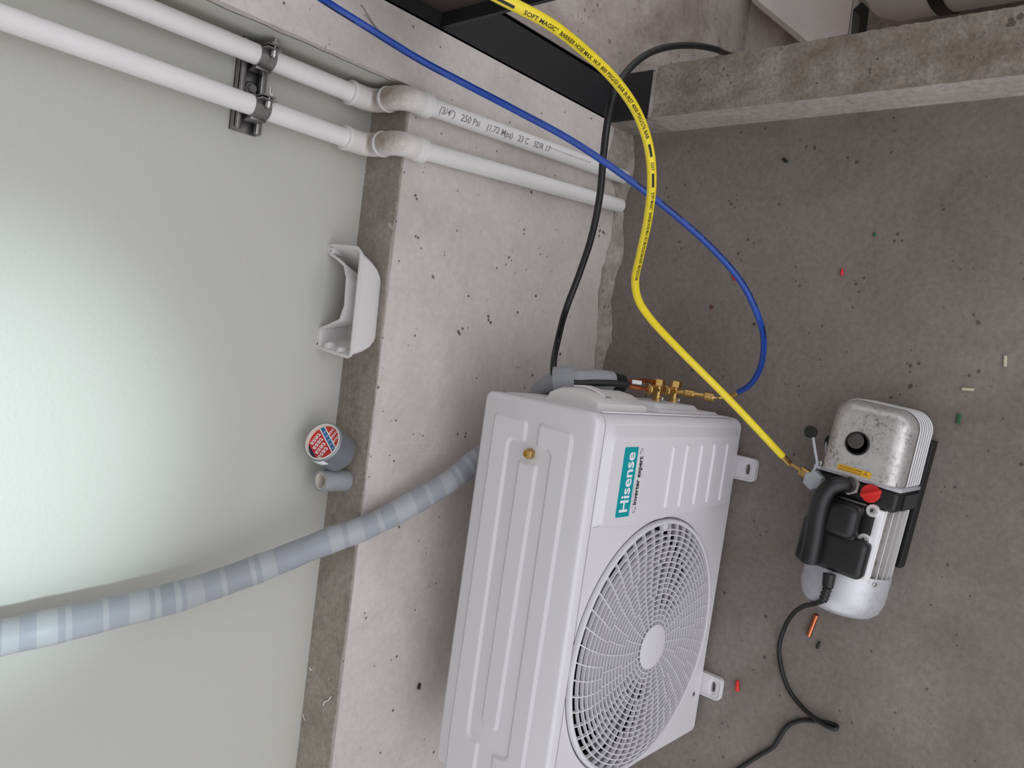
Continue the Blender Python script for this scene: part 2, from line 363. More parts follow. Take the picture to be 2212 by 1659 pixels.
def text_mesh(s, size, bold=0.0, ex=1.0, align='CENTER', res=3, cut=0.0):
    cu = bpy.data.curves.new('t', 'FONT'); cu.body = s; cu.size = size; cu.offset = bold; cu.align_x = align; cu.align_y = 'CENTER'; cu.resolution_u = res
    ob = bpy.data.objects.new('t', cu); COL.objects.link(ob)
    dg = bpy.context.evaluated_depsgraph_get(); me = bpy.data.meshes.new_from_object(ob.evaluated_get(dg))
    if cut:
        bm = bmesh.new(); bm.from_mesh(me); bmesh.ops.triangulate(bm, faces=bm.faces[:])
        for _ in range(4):
            es = [e for e in bm.edges if abs(e.verts[0].co.y-e.verts[1].co.y) > cut]
            if not es: break
            bmesh.ops.subdivide_edges(bm, edges=es, cuts=1); bmesh.ops.triangulate(bm, faces=bm.faces[:])
        bm.to_mesh(me); bm.free()
    vs = [Vector((v.co.x*ex, v.co.y, 0)) for v in me.vertices]; fs = [tuple(p.vertices) for p in me.polygons]
    bpy.data.objects.remove(ob); bpy.data.curves.remove(cu); bpy.data.meshes.remove(me)
    return vs, fs
def text_on(name, s, size, fn, mat, parent, bold=0.0, ex=1.0, world=False, align='CENTER'):
    vs, fs = text_mesh(s, size, bold, ex, align); mb = MB(); mb.add([fn(v.x, v.y) for v in vs], fs)
    return obj(name, mb, mat, parent, world=world, smooth=False, flipfix=False)

# ================================================================== SETTING
def struct(name, mb, mat, label=None, parent=None, smooth=False):
    o = obj(name, mb, mat, parent, smooth=smooth)
    if not parent: tag(o, label, None, None, 'structure'); o['category'] = 'structure'
    return o
fl = MB().box((-3.2, -2.7, -0.12), (0.0, 0.0, 0.0)); struct('floor', fl, 'floor', 'bare grey-brown concrete floor with pits and stains')
wb = MB().box((-3.2, LD, LH-0.05), (XP, LD+0.12, 2.6)); struct('wall_back', wb, 'paint', 'grey-green painted recessed wall panel above the ledge')
# upstand: front face slightly wavy
up = MB(); up.box((-3.2, 0.0, -0.1), (0.012, LD+0.12, LH)); struct('wall_lower', up, 'upstand', 'pale concrete upstand below the ledge')
pr = MB().box((XP, 0.0, LH), (0.012, LD+0.12, 2.6)); struct('wall_pier', pr, 'upstand', 'rough concrete pier beside the white pipes')
# painted return of the recess, with a ragged front edge
ret = MB(); zs = [LH + i*(2.6-LH)/90 for i in range(91)]
pts_a = [(XP-0.0015, 0.016+random.uniform(-0.003, 0.003), z) for z in zs]
ret.add(pts_a + [(XP-0.0015, LD+0.01, z) for z in zs], [(i, i+1, 91+i+1, 91+i) for i in range(90)])
struct('wall_return', ret, 'paint', 'painted side of the pier facing the ledge')
# ledge topping, ragged front edge
lt = MB(); n = 220; xs = [-3.2 + i*(XP+3.2)/n for i in range(n+1)]
fy = []; yv = 0.004
for i in range(n+1):
    yv = min(0.008, max(0.0005, yv + random.uniform(-0.0016, 0.0016))); fy.append(yv)
a = [(x, fy[i], LH+0.0025) for i, x in enumerate(xs)]; b_ = [(x, LD, LH+0.003) for x in xs]; c_ = [(x, fy[i]-0.001, LH-0.001) for i, x in enumerate(xs)]
k = n+1
lt.add(a+b_+c_, [(i, i+1, k+i+1, k+i) for i in range(n)] + [(2*k+i, 2*k+i+1, i+1, i) for i in range(n)])
struct('trim_1', lt, 'ledge', 'dusty brown cement topping of the ledge')
# mortar fillet at the foot of the upstand
mo = MB(); n = 160; rows = 5; vs = []
for i in range(n+1):
    x = -3.2 + (3.2)*i/n; hh = 0.035 + 0.012*math.sin(i*0.37) + random.uniform(-0.006, 0.006) + (0.03 if x > -0.13 else 0)
    ww = 0.016 + 0.008*math.sin(i*0.61+1) + random.uniform(-0.004, 0.004)
    for j in range(rows):
        t = j/(rows-1); yy = -ww*(1-t)**1.6 - 0.0015; zz = hh*t**1.3
        vs.append((x, yy+random.uniform(-0.001, 0.001), max(0.0, zz)+0.001))
mo.add(vs, [(i*rows+j, (i+1)*rows+j, (i+1)*rows+j+1, i*rows+j+1) for i in range(n) for j in range(rows-1)])
struct('trim_2', mo, 'mortar', 'pale rough mortar fillet at the foot of the upstand', smooth=True)
# kerb
def rough_top(x0, x1, y0, y1, z, nx, ny, amp):
    mb = MB(); vs = []
    for i in range(nx+1):
        for j in range(ny+1):
            e = 0 if i in (0, nx) or j in (0, ny) else 1
            x = x0+(x1-x0)*i/nx; y = y0+(y1-y0)*j/ny
            vs.append((x + (random.uniform(-.0012, .0012) if i in (0, nx) else 0), y, z + random.uniform(-amp, amp)*e*0.7 + 0.0015*math.sin(x*130+y*40)*e))
    return mb.add(vs, [(i*(ny+1)+j, (i+1)*(ny+1)+j, (i+1)*(ny+1)+j+1, i*(ny+1)+j+1) for i in range(nx) for j in range(ny)])
KY = -0.119
kb = MB(); kb.box((0.0, -2.7, -1.6), (KW, KY, KH-0.004))
kbo = struct('wall_kerb', kb, 'kerbface', 'low concrete kerb along the open edge of the floor')
kt = rough_top(-0.0005, KW+0.001, KY, -2.7, KH, 22, 300, 0.0014)
struct('kerb_top', kt, 'kerb', parent=kbo, smooth=True)
kl = MB().box((0.0, KY, -1.6), (KW, 0.0, KH-0.010)); struct('kerb_stub', kl, 'mortar', parent=kbo)
kc = MB().box((-0.0005, KY-0.007, KH-0.03), (KW, KY+0.0005, KH+0.0015)); struct('kerb_end_render', kc, 'mortar', parent=kbo)
# beyond the kerb: outer wall, going down
ow = MB().box((0.012, 0.045, -3.0), (3.2, 0.165, 2.6)); struct('wall_outer', ow, 'outwall', 'stained concrete wall beyond the kerb')
og = MB().box((KW, -2.7, -0.75), (3.2, 0.045, -0.62)); struct('floor_lower', og, 'outwall', 'lower concrete slab outside the kerb')
# shell around the camera: soffit and side wall
ce = MB().box((-3.2, -1.35, 2.6), (3.2, 0.2, 2.75)); struct('ceiling', ce, 'ceiling', 'concrete soffit over the service ledge')

# stuck-on marks of the pier / upstand: cast chips (real dents filled dark)
def blob(name, p, nrm, r, mat, parent=None, seed=0, stretch=(1, 1)):
    rnd = random.Random(seed); nrm = Vector(nrm); u = nrm.orthogonal().normalized(); v = nrm.cross(u); mb = MB(); n = 14; ring = []; top = []
    for i in range(n):
        a = 2*PI*i/n; rr = r*(0.65+0.5*rnd.random()); ring.append(Vector(p)+u*math.cos(a)*rr*stretch[0]+v*math.sin(a)*rr*stretch[1]); top.append(Vector(p)+nrm*0.0018+(u*math.cos(a)*stretch[0]+v*math.sin(a)*stretch[1])*rr*0.7)
    mb.loft([ring, top]); return obj(name, mb, mat, parent)

# ================================================================== STEEL COLUMN + BEAM
st = empty('steel_column', (0.06, 0.02, KH))
obj('web', MB().box((0.008, 0.0, KH-0.01), (0.106, 0.012, 2.55)), 'steel', st, world=True)
obj('flange', MB().box((0.100, 0.0, KH-0.01), (0.108, 0.042, 2.55)), 'steel', st, world=True)
obj('base_plate', MB().rbox((0.002, KY+0.001, KH-0.0105), (0.112, 0.0, KH-0.002), 0.001, 1), 'steel', st, world=True)
tag(st, 'dark grey steel column standing against the concrete pier', 'steel column')
zb0 = 0.652
sb = empty('steel_beam', (0.05, -0.3, zb0))
bx0, bx1, byE = 0.040, 0.100, -2.5
obj('web', MB().box((bx0, byE, zb0), (bx0+0.010, -0.001, zb0+0.25)), 'steelrust', sb, world=True)
obj('flange', MB().box((0.014, byE, zb0), (bx1, -0.001, zb0+0.009)), 'steel', sb, world=True)
obj('flange', MB().box((0.014, byE, zb0+0.241), (bx1, -0.001, zb0+0.25)), 'steel', sb, world=True)
tag(sb, 'dark rusty steel channel beam joined to the column above the kerb', 'steel beam')

# ================================================================== WHITE TANKS BEYOND THE KERB
# a flat-sided white duct and a round white tank on black straps, on the lower slab
td = empty('white_duct', (0.62, -0.2, -0.619))
poly = [Vector(p) for p in ((onz(1620, 0, -.55).x, onz(1620, 0, -.55).y), (onz(1730, 92, -.55).x-0.06, onz(1730, 92, -.55).y-0.07), (0.36, -0.31), (1.1, -0.31), (1.1, 0.03))]
prism(mbd := MB(), rpoly(poly, 0.01), lambda x, y, z: Vector((x, y, z)), -0.619, -0.55, 0.012)
obj('body', mbd, 'tank', td, world=True); tag(td, 'pale grey flat-topped duct below the kerb beside the outer wall', 'duct')
tk = empty('water_tank', (0.62, -0.80, -0.619))
mbt = MB().lathe((0.62, -0.385, -0.355), (0, -1, 0), [(0, 0.05), (0.0, 0.14), (0.012, 0.20), (0.04, 0.245), (0.08, 0.26), (1.5, 0.26), (1.54, 0.2)], 64)
obj('shell', mbt, 'tank', tk, world=True)
for yy in (-0.56, -0.80):
    obj('strap', MB().lathe((0.62, yy, -0.355), (0, -1, 0), [(0, 0.258), (0, 0.264), (0.03, 0.264), (0.03, 0.258)], 64, cap=False), 'black', tk, world=True)
tag(tk, 'round white tank lying behind the kerb on black straps', 'tank')
def bar(name, p, q, w, mat, label, cat, group=None):
    p = Vector(p); q = Vector(q); mb = MB().tube([p, q], w, 4, up=(1, 0, 0)); o = obj(name, mb, mat); return tag(o, label, cat, group)
bar('black_strut', tuple(onz(1851, 110, -0.618)), tuple(onz(1860, 20, -0.40)), 0.019, 'black', 'black upright strut between the white duct and the white tank', 'strut')

# pencil scribble, chips and scratches on the concrete
wl = bpy.data.objects['wall_lower']
def mark(name, pts, y, rad, mat, par):
    P = [ony(px, py, y) for px, py in pts]; o = obj(name, MB().tube(resample(spline(P, 5), 0.004), rad, 5), mat, par); return o
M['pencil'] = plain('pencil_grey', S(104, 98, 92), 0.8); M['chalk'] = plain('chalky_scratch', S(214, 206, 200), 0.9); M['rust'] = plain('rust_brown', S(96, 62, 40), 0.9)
wp = bpy.data.objects['wall_pier']
mark('pencil_scribble', [(783, 14), (800, 42), (818, 66), (846, 86), (878, 110)], -0.0002, 0.0009, 'pencil', wp)
mark('pencil_scribble', [(787, 30), (806, 54), (826, 72), (852, 92), (866, 104)], -0.0002, 0.0006, 'pencil', wp)
for pts in (((866, 957), (900, 956), (930, 955)), ((872, 984), (915, 980), (965, 978)), ((858, 880), (890, 881)), ((992, 590), (985, 612))):
    mark('scratch', pts, -0.0001, 0.0005, 'chalk', wl)
for i, (px, py, rr, sx) in enumerate(((991, 718, 0.0075, 0.5), (999, 710, 0.004, 0.6), (935, 598, 0.005, 0.4), (1150, 810, 0.0035, 1), (1012, 640, 0.003, 1), (845, 490, 0.010, 0.45))):
    blob('chip', ony(px, py, -0.0003), (0, -1, 0), rr, 'pencil' if i < 5 else 'ledge', wl, seed=i, stretch=(1, sx))
blob('rust_spot', onz(1537, 663, 0.0002), (0, 0, 1), 0.006, 'rust', bpy.data.objects['floor'], seed=11)

# ================================================================== PVC PIPES
def pvc(xu, xl, label, txt=False):
    yu = LD-0.040; yl = -0.021; ze = 0.742
    t = empty('pvc_pipe', (xu, yl, 0.02))
    R_ = 0.0168; RF = 0.0212
    obj('upper_pipe', MB().tube([(xu, yu, 2.5), (xu, yu, 1.6), (xu, yu, ze+0.035)], R_, 28), 'pvc', t, world=True)
    arc = lambda cy, cz, r, a0, a1, k=10: [(xu, cy+r*math.cos(a0+(a1-a0)*i/k), cz+r*math.sin(a0+(a1-a0)*i/k)) for i in range(k+1)]
    # upper elbow: vertical socket, bend, short horizontal socket
    r = 0.026
    up_path = [(xu, yu, ze+0.056), (xu, yu, ze+0.03)] + arc(yu-r, ze+r, r, 0, -PI/2) + [(xu, yu-r-0.008, ze)]
    e1 = obj('elbow', MB().tube(up_path, RF, 28), 'pvcdirty', t, world=True)
    obj('socket_rim', MB().lathe((xu, yu, ze+0.0505), (0, 0, 1), [(0, RF), (0, RF+0.0012), (0.006, RF+0.0012), (0.006, R_)], 28, cap=False), 'pvc', e1, world=True)
    obj('nipple', MB().tube([(xu, yu-r-0.006, ze), (xu, yl+r+0.004, ze)], R_+0.001, 28), 'pvcdirty', t, world=True)
    y1 = yl+r
    dn = [(xu, y1+0.022, ze), (xu, y1+0.004, ze)] + [(xu, y1-r*math.sin(i*PI/20), ze-r+r*math.cos(i*PI/20)) for i in range(11)] + [(xu, yl, ze-r-0.004), (xu, yl, ze-r-0.030)]
    e2 = obj('elbow', MB().tube(dn, RF+0.0008, 28), 'pvcdirty', t, world=True)
    obj('socket_rim', MB().lathe((xu, y1+0.019, ze), (0, 1, 0), [(0, RF), (0, RF+0.0022), (0.005, RF+0.0022), (0.005, R_)], 28, cap=False), 'pvc', e2, world=True)
    obj('socket_rim', MB().lathe((xu, yl, ze-r-0.031), (0, 0, 1), [(0, R_), (0, RF+0.0014), (0.022, RF+0.0014), (0.022, RF)], 28, cap=False), 'pvc', e2, world=True)
    lp = [(xu, yl, ze-r-0.02), (xu+(xl-xu)*0.5, yl, 0.37), (xl, yl, 0.035)]
    pp = MB(); pp.tube(lp, R_, 28); obj('lower_pipe', pp, 'pvc', t, world=True)
    if txt:
        rr = R_+0.0004; zt = ze-r-0.045; sl = (xl-xu)/((ze-r-0.02)-0.035)
        a0 = math.radians(-16)
        def fn(x, y):
            an = a0 + y/rr; z = zt-x; cx = xu + sl*((ze-r-0.02)-z)
            return Vector((cx+rr*math.sin(an), yl-rr*math.cos(an), z))
        s = text_mesh('(3/4")   250 Psi    (1.72 Mpa)   23 C   SDR 17', 0.0185, 0.00012, 1.0, 'LEFT', 3, 0.0025)
        mb = MB(); mb.add([fn(v.x*0.97, v.y) for v in s[0]], s[1]); obj('print', mb, 'inkgrey', t, world=True, smooth=False, flipfix=False)
        mb = MB(); x = 0.325      # second row, too faint to read
        while x < 0.47:
            w_ = random.uniform(0.002, 0.006); y_ = 0.004; mb.add([fn(x, y_-0.0018), fn(x+w_, y_-0.0018), fn(x+w_, y_+0.0018), fn(x, y_+0.0018)], [(0, 1, 2, 3)]); x += w_+random.uniform(0.0015, 0.004)
        obj('print', mb, 'inkfaint', t, world=True, smooth=False, flipfix=False)
    tag(t, label, 'pipe', 'white pipes on the wall'); return t
pvc(-0.1445, -0.113, 'white plastic pipe with grey lettering, next to the concrete pier', True)
pvc(-0.2265, -0.184, 'white plastic pipe without lettering, left of the lettered pipe')

# strut channel with two clamps
cz0, cz1 = 0.951, 0.999; dpx = 0.0222
sc = empty('strut_channel', (-0.19, LD, 0.975))
x0, x1 = -0.266, -0.110; yb = LD; yf = LD-dpx
obj('back', MB().box((x0, yb-0.003, cz0), (x1, yb, cz1)), 'zinc', sc, world=True)
for (za, zb_, zi) in ((cz0, cz0+0.003, 1), (cz1-0.003, cz1, -1)):
    obj('side', MB().rbox((x0, yf, za), (x1, yb, zb_), 0.0008, 1), 'zinc', sc, world=True)
    zl = (za, za+0.011) if zi == 1 else (zb_-0.011, zb_)
    l_ = obj('lip', MB().rbox((x0, yf, zl[0]), (x1, yf+0.009, zl[1]), 0.003, 3), 'zinc', sc, world=True)
bo = MB(); bo.cyl((-0.193, yb-0.004, 0.973), (-0.193, yb-0.012, 0.973), 0.012, 24, 0.002); bo.hexa((-0.193, yb-0.012, 0.973), (-0.193, yb-0.019, 0.973), 0.008, 0.001)
obj('bolt', bo, 'zinc', sc, world=True)
tag(sc, 'short grey steel strut channel bolted to the painted wall behind the pipes', 'bracket')
def clamp(x, label):
    yc = LD-0.040; r = 0.0168; z = 0.972; t = empty('pipe_clamp', (x, yc, z))
    mb = MB(); hw = 0.014
    # band round the front of the pipe
    a0, a1 = math.radians(-10), math.radians(205)
    outer = [];
    nn = 20
    for i in range(nn+1):
        a = a0+(a1-a0)*i/nn; outer.append((math.cos(a), -math.sin(a)))
    def rg(rr, zz): return [Vector((x+c*rr, yc+s_*rr, zz)) for c, s_ in outer]
    mb.loft([rg(r+0.0006, z-hw), rg(r+0.0024, z-hw), rg(r+0.0024, z+hw), rg(r+0.0006, z+hw), rg(r+0.0006, z-hw)], cap=False, closed=False)
    obj('band', mb, 'zinc', t, world=True)
    # flange ears with cross bolt at the pier side, standing off toward the viewer
    e = MB(); e.rbox((x+0.008, yc-r-0.016, z-hw), (x+0.0105, yc-r+0.004, z+hw), 0.0008, 1); e.rbox((x+0.0135, yc-r-0.015, z-hw*0.9), (x+0.016, yc+0.002, z+hw*0.9), 0.0008, 1)
    obj('ear', e, 'zinc', t, world=True)
    b2 = MB(); b2.cyl((x-0.004, yc-r-0.009, z-0.003), (x+0.030, yc-r-0.009, z-0.003), 0.0026, 12); b2.hexa((x+0.016, yc-r-0.009, z-0.003), (x+0.021, yc-r-0.009, z-0.003), 0.0055); b2.cyl((x-0.002, yc-r-0.009, z-0.003), (x+0.008, yc-r-0.009, z-0.003), 0.0055, 16, 0.001)
    obj('bolt', b2, 'chrome', t, world=True)
    s_ = MB(); s_.rbox((x-r-0.006, yc-0.004, z-hw), (x-r-0.0005, LD-dpx+0.004, z+hw), 0.0015, 2); obj('foot', s_, 'zinc', t, world=True)
    tag(t, label, 'pipe clamp', 'clamps on the strut channel')
clamp(-0.1445, 'metal clamp holding the lettered white pipe on the strut')
clamp(-0.2265, 'metal clamp holding the plain white pipe on the strut')

# ================================================================== PLASTIC COVER ON THE LEDGE
cv = empty('plastic_cover', (-0.525, 0.05, LH))
zr, zbm = 0.778, LH+0.0035
rim_px = [(700, 529), (772, 535), (779, 545), (756, 768), (750, 771), (676, 749), (670, 738), (677, 709), (706, 705), (734, 692), (745, 660), (749, 600), (744, 572), (726, 556), (697, 544)]
bot_px_front = [(828, 592), (829, 600), (817, 728), (812, 742)]
rim = [Vector((onz(x, y, zr).x, min(onz(x, y, zr).y, LD-0.002))) for x, y in rim_px]
rim = rpoly(rim, 0.006, 3)
bx = [onz(x, y, zbm) for x, y in bot_px_front]
cx_ = sum(p.x for p in rim)/len(rim)
xr_, xl_ = bx[0].x, bx[3].x; yfr = bx[1].y
xR, xL = max(p.x for p in rim), min(p.x for p in rim); yF = min(p.y for p in rim)
def low(p, t):
    # t 0 at rim .. 1 at bottom: narrow in x, front edge kept
    fx = (p.x-xL)/(xR-xL); t2 = t*0.86 + 0.14*t**5; e_ = 0.010*max(0, t-0.8)/0.2; x = p.x*(1-t2) + ((xl_+e_)+(xr_-xl_-2*e_)*fx)*t2
    y = p.y + (yfr-yF)*t*(1-(p.y-yF)/(LD-yF)) 
    return Vector((x, y))
def cring(t, d): return [Vector((q.x, q.y, zr+(zbm-zr)*t)) for q in inset([low(p, t) for p in rim], d)]
mb = MB()
mb.loft([cring(1.0, 0.0045), cring(0.985, 0.0025), cring(0.95, 0.001), cring(0.9, 0.0), cring(0.75, -0.001), cring(0.5, -0.002), cring(0.09, 0.0), cring(0.08, -0.0028), cring(0.01, -0.0032), cring(0.0, -0.0026), cring(0.0, 0.0022), cring(0.5, 0.0026), cring(0.86, 0.0035), cring(0.90, 0.0045)], cap=True)
obj('shell', mb, 'acplastic', cv, world=True, angle=28)
def bumpbox(px, py, z, sx, sy, sz, rz=0):
    p = onz(px, py, z); mb = MB().rbox((-sx/2, -sy/2, -sz/2), (sx/2, sy/2, sz/2), min(sx, sy, sz)*0.3, 2); mb.xf(Matrix.Translation(p) @ Matrix.Rotation(rz, 4, 'Z')); return mb
obj('screw_boss', MB().lathe(onz(737, 542, 0.755)-Vector((0.004, 0, 0)), (0, 0, 1), [(0, 0.0075), (0.024, 0.006), (0.024, 0.003), (0.01, 0.003)], 20), 'acplastic', cv, world=True)
for (px, py, sx, sy) in ((694, 744, 0.009, 0.013), (713, 748, 0.014, 0.018), (740, 757, 0.010, 0.014)):
    obj('clip_tab', bumpbox(px, py, 0.768, sx, sy, 0.02, 0.3), 'acplastic', cv, world=True)
tag(cv, 'white plastic valve cover standing hollow side up on the ledge', 'cover')

# ================================================================== TAPE ROLLS
t2 = empty('tape_roll', (-0.86, 0.045, LH))
c2 = onz(692, 1040, 0.774); c2 = Vector((c2.x, c2.y, LH+0.0035))
obj('roll', MB().lathe(c2, (0.02, -0.02, 1), [(0, 0.0155), (0, 0.0195), (0.001, 0.0205), (0.0605, 0.0205), (0.0615, 0.0195), (0.0615, 0.0155)], 40, cap=False), 'greytape', t2, world=True)
obj('core', MB().ring(c2, (0.02, -0.02, 1), 0.0156, 0.014, 0.0612, 40), 'card', t2, world=True)
tag(t2, 'small plain grey tape roll standing upright on the ledge', 'tape roll')
ax1 = Vector((0.42, -0.30, 0.86)).normalized()
fc = ony(697, 954, 0.035)            # centre of the open face
Ro = 0.0380; Wd = 0.056
b1 = fc-ax1*Wd
t1 = empty('tape_roll', (b1.x, b1.y, LH))
obj('roll', MB().lathe(b1, ax1, [(0, 0.0345), (0, Ro-0.001), (0.001, Ro), (Wd-0.001, Ro), (Wd, Ro-0.001), (Wd, 0.0345)], 56, cap=False), 'silvertape', t1, world=True)
ccore = obj('core', MB().ring(b1+ax1*0.0005, ax1, 0.0346, 0.0325, Wd+0.0012, 56), 'card', t1, world=True)
e1 = (Vector((1, 0, 0))-ax1*ax1.x).normalized(); e2 = ax1.cross(e1)
# printed inner lining of the core: red band, blue band, red band
def inner(a0, a1, t0, t1_, mat, name, rr=0.02835):
    mb = MB(); k = 14; vs = []
    for i in range(k+1):
        a = a0+(a1-a0)*i/k
        for tt in (t0, t1_): vs.append(b1+ax1*tt+(e1*math.cos(a)+e2*math.sin(a))*rr)
    mb.add(vs, [(2*i, 2*i+1, 2*i+3, 2*i+2) for i in range(k)]); return obj(name, mb, mat, t1, world=True, flipfix=False)
# printed round label disc set just inside the core mouth
disc_t = Wd-0.007
def disc_poly(cond_lo, cond_hi, dirv, mat, name, t=disc_t, rad=0.0324):
    # slice of the disc lo<d<hi along the 2-D direction
    mb = MB(); dv = Vector(dirv).normalized(); pv = Vector((-dv.y, dv.x)); k = 24; top = []; bot = []
    for i in range(k+1):
        d = cond_lo+(cond_hi-cond_lo)*i/k; hw = math.sqrt(max(0, rad*rad-d*d)); top.append(dv*d+pv*hw); bot.append(dv*d-pv*hw)
    poly = top+bot[::-1]; mb.add([b1+ax1*t+e1*p.x+e2*p.y for p in poly], [tuple(range(len(poly)))])
    return obj(name, mb, mat, t1, world=True, smooth=False, flipfix=False)
# viewer-aligned axes of the label on the face
vdir = Vector((0.35, 0.94)) 
img_up = ((-RY) - ax1*(-RY).dot(ax1)).normalized(); img_rt = (RX - ax1*RX.dot(ax1)).normalized()
sx_ = (img_rt*0.80+img_up*0.55); dv2 = Vector((sx_.dot(e1), sx_.dot(e2)))
disc_poly(-0.0324, -0.0265, dv2, 'navy', 'label_navy'); disc_poly(-0.0265, 0.0035, dv2, 'redlabel', 'label_red'); disc_poly(0.0035, 0.0055, dv2, 'white', 'label_line')
disc_poly(0.0055, 0.0130, dv2, 'bluelabel', 'label_blue'); disc_poly(0.0130, 0.0150, dv2, 'white', 'label_line'); disc_poly(0.0150, 0.0324, dv2, 'redlabel', 'label_red')
wdir = sx_.normalized(); wperp = ax1.cross(wdir)
def face_fn(cx, cy, rot):
    cr, sr = math.cos(rot), math.sin(rot)
    def fn(x, y):
        X = cx + x*cr-y*sr; Y = cy + x*sr+y*cr
        return b1+ax1*(disc_t+0.0003)+wdir*X+wperp*Y
    return fn
for i, yy in enumerate((0.0180, 0.0065, -0.0050, -0.0165)):
    text_on('print', 'tesa', 0.0155, face_fn(-0.0112, yy, PI+0.38), 'white', t1, 0.0002, 1.0, world=True)
for i in range(5): text_on('print', 'o', 0.0075, face_fn(0.0092, 0.020-0.010*i, 0.7), 'white', t1, 0, 1.0, world=True)
for i in range(3): text_on('print', 'tesa', 0.010, face_fn(0.0228, 0.012-0.010*i, PI+0.38), 'white', t1, 0.0001, 1.0, world=True)
# white paper tab on the outside
mb = MB(); vs = []; k = 8
qv = RY*0.62-RX*0.30-RZ*0.75; qa = math.atan2(qv.dot(e2), qv.dot(e1))
for i in range(k+1):
    a = qa-0.36+0.72*i/k
    for tt in (Wd-0.018, Wd-0.001): vs.append(b1+ax1*tt+(e1*math.cos(a)+e2*math.sin(a))*(Ro+0.0004))
mb.add(vs, [(2*i, 2*i+1, 2*i+3, 2*i+2) for i in range(k)]); obj('paper_tab', mb, 'white', t1, world=True, flipfix=False)
tag(t1, 'silver duct tape roll with a red and blue printed core leaning on the small roll', 'tape roll')

# ================================================================== WRAPPED LINE SET (grey bundle)
def acl(x, y, z):
    c, s = math.cos(ATH), math.sin(ATH); return Vector((AX+c*x-s*y, AY+s*x+c*y, AZ+z))
bp = [Vector((-1.075, 0.055, 1.55)), ony(-120, 1398, 0.052), ony(0, 1378, 0.05), ony(230, 1327, 0.044), ony(400, 1284, 0.038), ony(560, 1228, 0.022), ony(700, 1172, 0.0), ony(800, 1135, -0.026), ony(900, 1082, -0.048), ony(985, 1030, -0.062), ony(1040, 985, -0.072)]
tail = [acl(-0.105, ACD+0.062, 0.40), acl(-0.060, ACD+0.058, 0.362), acl(-0.026, ACD+0.046, 0.350)]
bp = bp + tail
bpath = resample(spline(bp, 14), 0.006)
def rf(s): 
    return 0.0268 - 0.0042*min(1, s/1.0) + 0.0005*math.sin(s*41) + 0.0004*math.sin(s*97+1)
mb = MB().tube(bpath, 0.026, 28, uv=True, rfun=rf)
bo = obj('wrapped_pipe_bundle', mb, 'wrap'); tag(bo, 'thick grey tape-wrapped pipe bundle running down the wall behind the outdoor unit', 'pipe bundle')

# ================================================================== AIR-CONDITIONER OUTDOOR UNIT
def A(px, py, ax, val):
    c, s = math.cos(ATH), math.sin(ATH)
    tr = lambda v: Vector((c*v.x+s*v.y, -s*v.x+c*v.y, v.z))
    o = tr(CAM-Vector((AX, AY, AZ))); d = tr(ray(px, py)); return o + d*((val-o[ax])/d[ax])
ac = empty('outdoor_unit', (AX, AY, AZ), ATH)
tag(ac, 'white air conditioner outdoor unit with round fan grille and teal badge', 'air conditioner')
W, D, H = ACW, ACD, ACH
r = 0.022
prof = rpoly([Vector((-W, 0)), Vector((0, 0)), Vector((0, D)), Vector((-W, D))], [r, r, 0.012, 0.012], 8)
# order: starts after the front-left rounding; take everything except the flat front span
mb = MB(); ztop = H-0.024; zbot = 0.0
pl = prof; k = len(pl)
# front flat span lies between the last point of corner 0 and the first point of corner 1
idx = list(range(9, k)) + list(range(0, 9))
for wallp in (idx,):
    vs = [(pl[i].x, pl[i].y, z) for z in (zbot, ztop) for i in wallp]; n_ = len(wallp)
    mb.add(vs, [(i, i+1, n_+i+1, n_+i) for i in range(n_-1)])
cab = obj('cabinet', mb, 'acwhite', ac)
obj('base_tray', (lambda m_: (prism(m_, inset(pl, 0.001), lambda x, y, z: Vector((x, y, z)), -0.004, 0.012, 0), m_)[1])(MB()), 'acwhite', ac)
# front panel with the round fan opening
gc = A(1392, 1403, 1, -0.016); GX, GZ = gc.x, 0.276; GR = 0.252
nseg = 96
def rect_pt(a):
    x0, x1, z0, z1 = -W+r, -r, 0.0, ztop
    c, s = math.cos(a), math.sin(a); t = 1e9
    for lim, comp, org in ((x1, c, GX), (x0, c, GX), (z1, s, GZ), (z0, s, GZ)):
        if abs(comp) > 1e-9:
            q = (lim-org)/comp
            if q > 0: t = min(t, q)
    return Vector((GX+c*t, 0, GZ+s*t))
angs = sorted(set([2*PI*i/nseg for i in range(nseg)] + [math.atan2(z-GZ, x-GX) % (2*PI) for x in (-W+r, -r) for z in (0.0, ztop)]))
n_ = len(angs)
outer = [rect_pt(a) for a in angs]; inn = [Vector((GX+GR*math.cos(a), 0, GZ+GR*math.sin(a))) for a in angs]
inn2 = [Vector((GX+(GR-0.004)*math.cos(a), 0.004, GZ+(GR-0.004)*math.sin(a))) for a in angs]; inn3 = [Vector((GX+(GR-0.012)*math.cos(a), 0.06, GZ+(GR-0.012)*math.sin(a))) for a in angs]
mb = MB(); mb.loft([outer, inn, inn2, inn3], cap=False)
fp = obj('front_panel', mb, 'acwhite', ac)
# raised badge area
x0b, x1b, z0b, z1b = -0.197, -0.020, 0.012, 0.520
poly = rpoly([Vector((x1b, z0b)), Vector((x1b, z1b)), Vector((x0b, z1b)), Vector((-0.204, 0.40)), Vector((-0.196, 0.25)), Vector((-0.186, z0b))], [0.02, 0.03, 0.006, 0, 0, 0.006], 6)
PO = -0.009
mb = MB(); 
rings = [[Vector((p.x, 0.0, p.y)) for p in poly]]
ins = inset(poly, 0.0175)
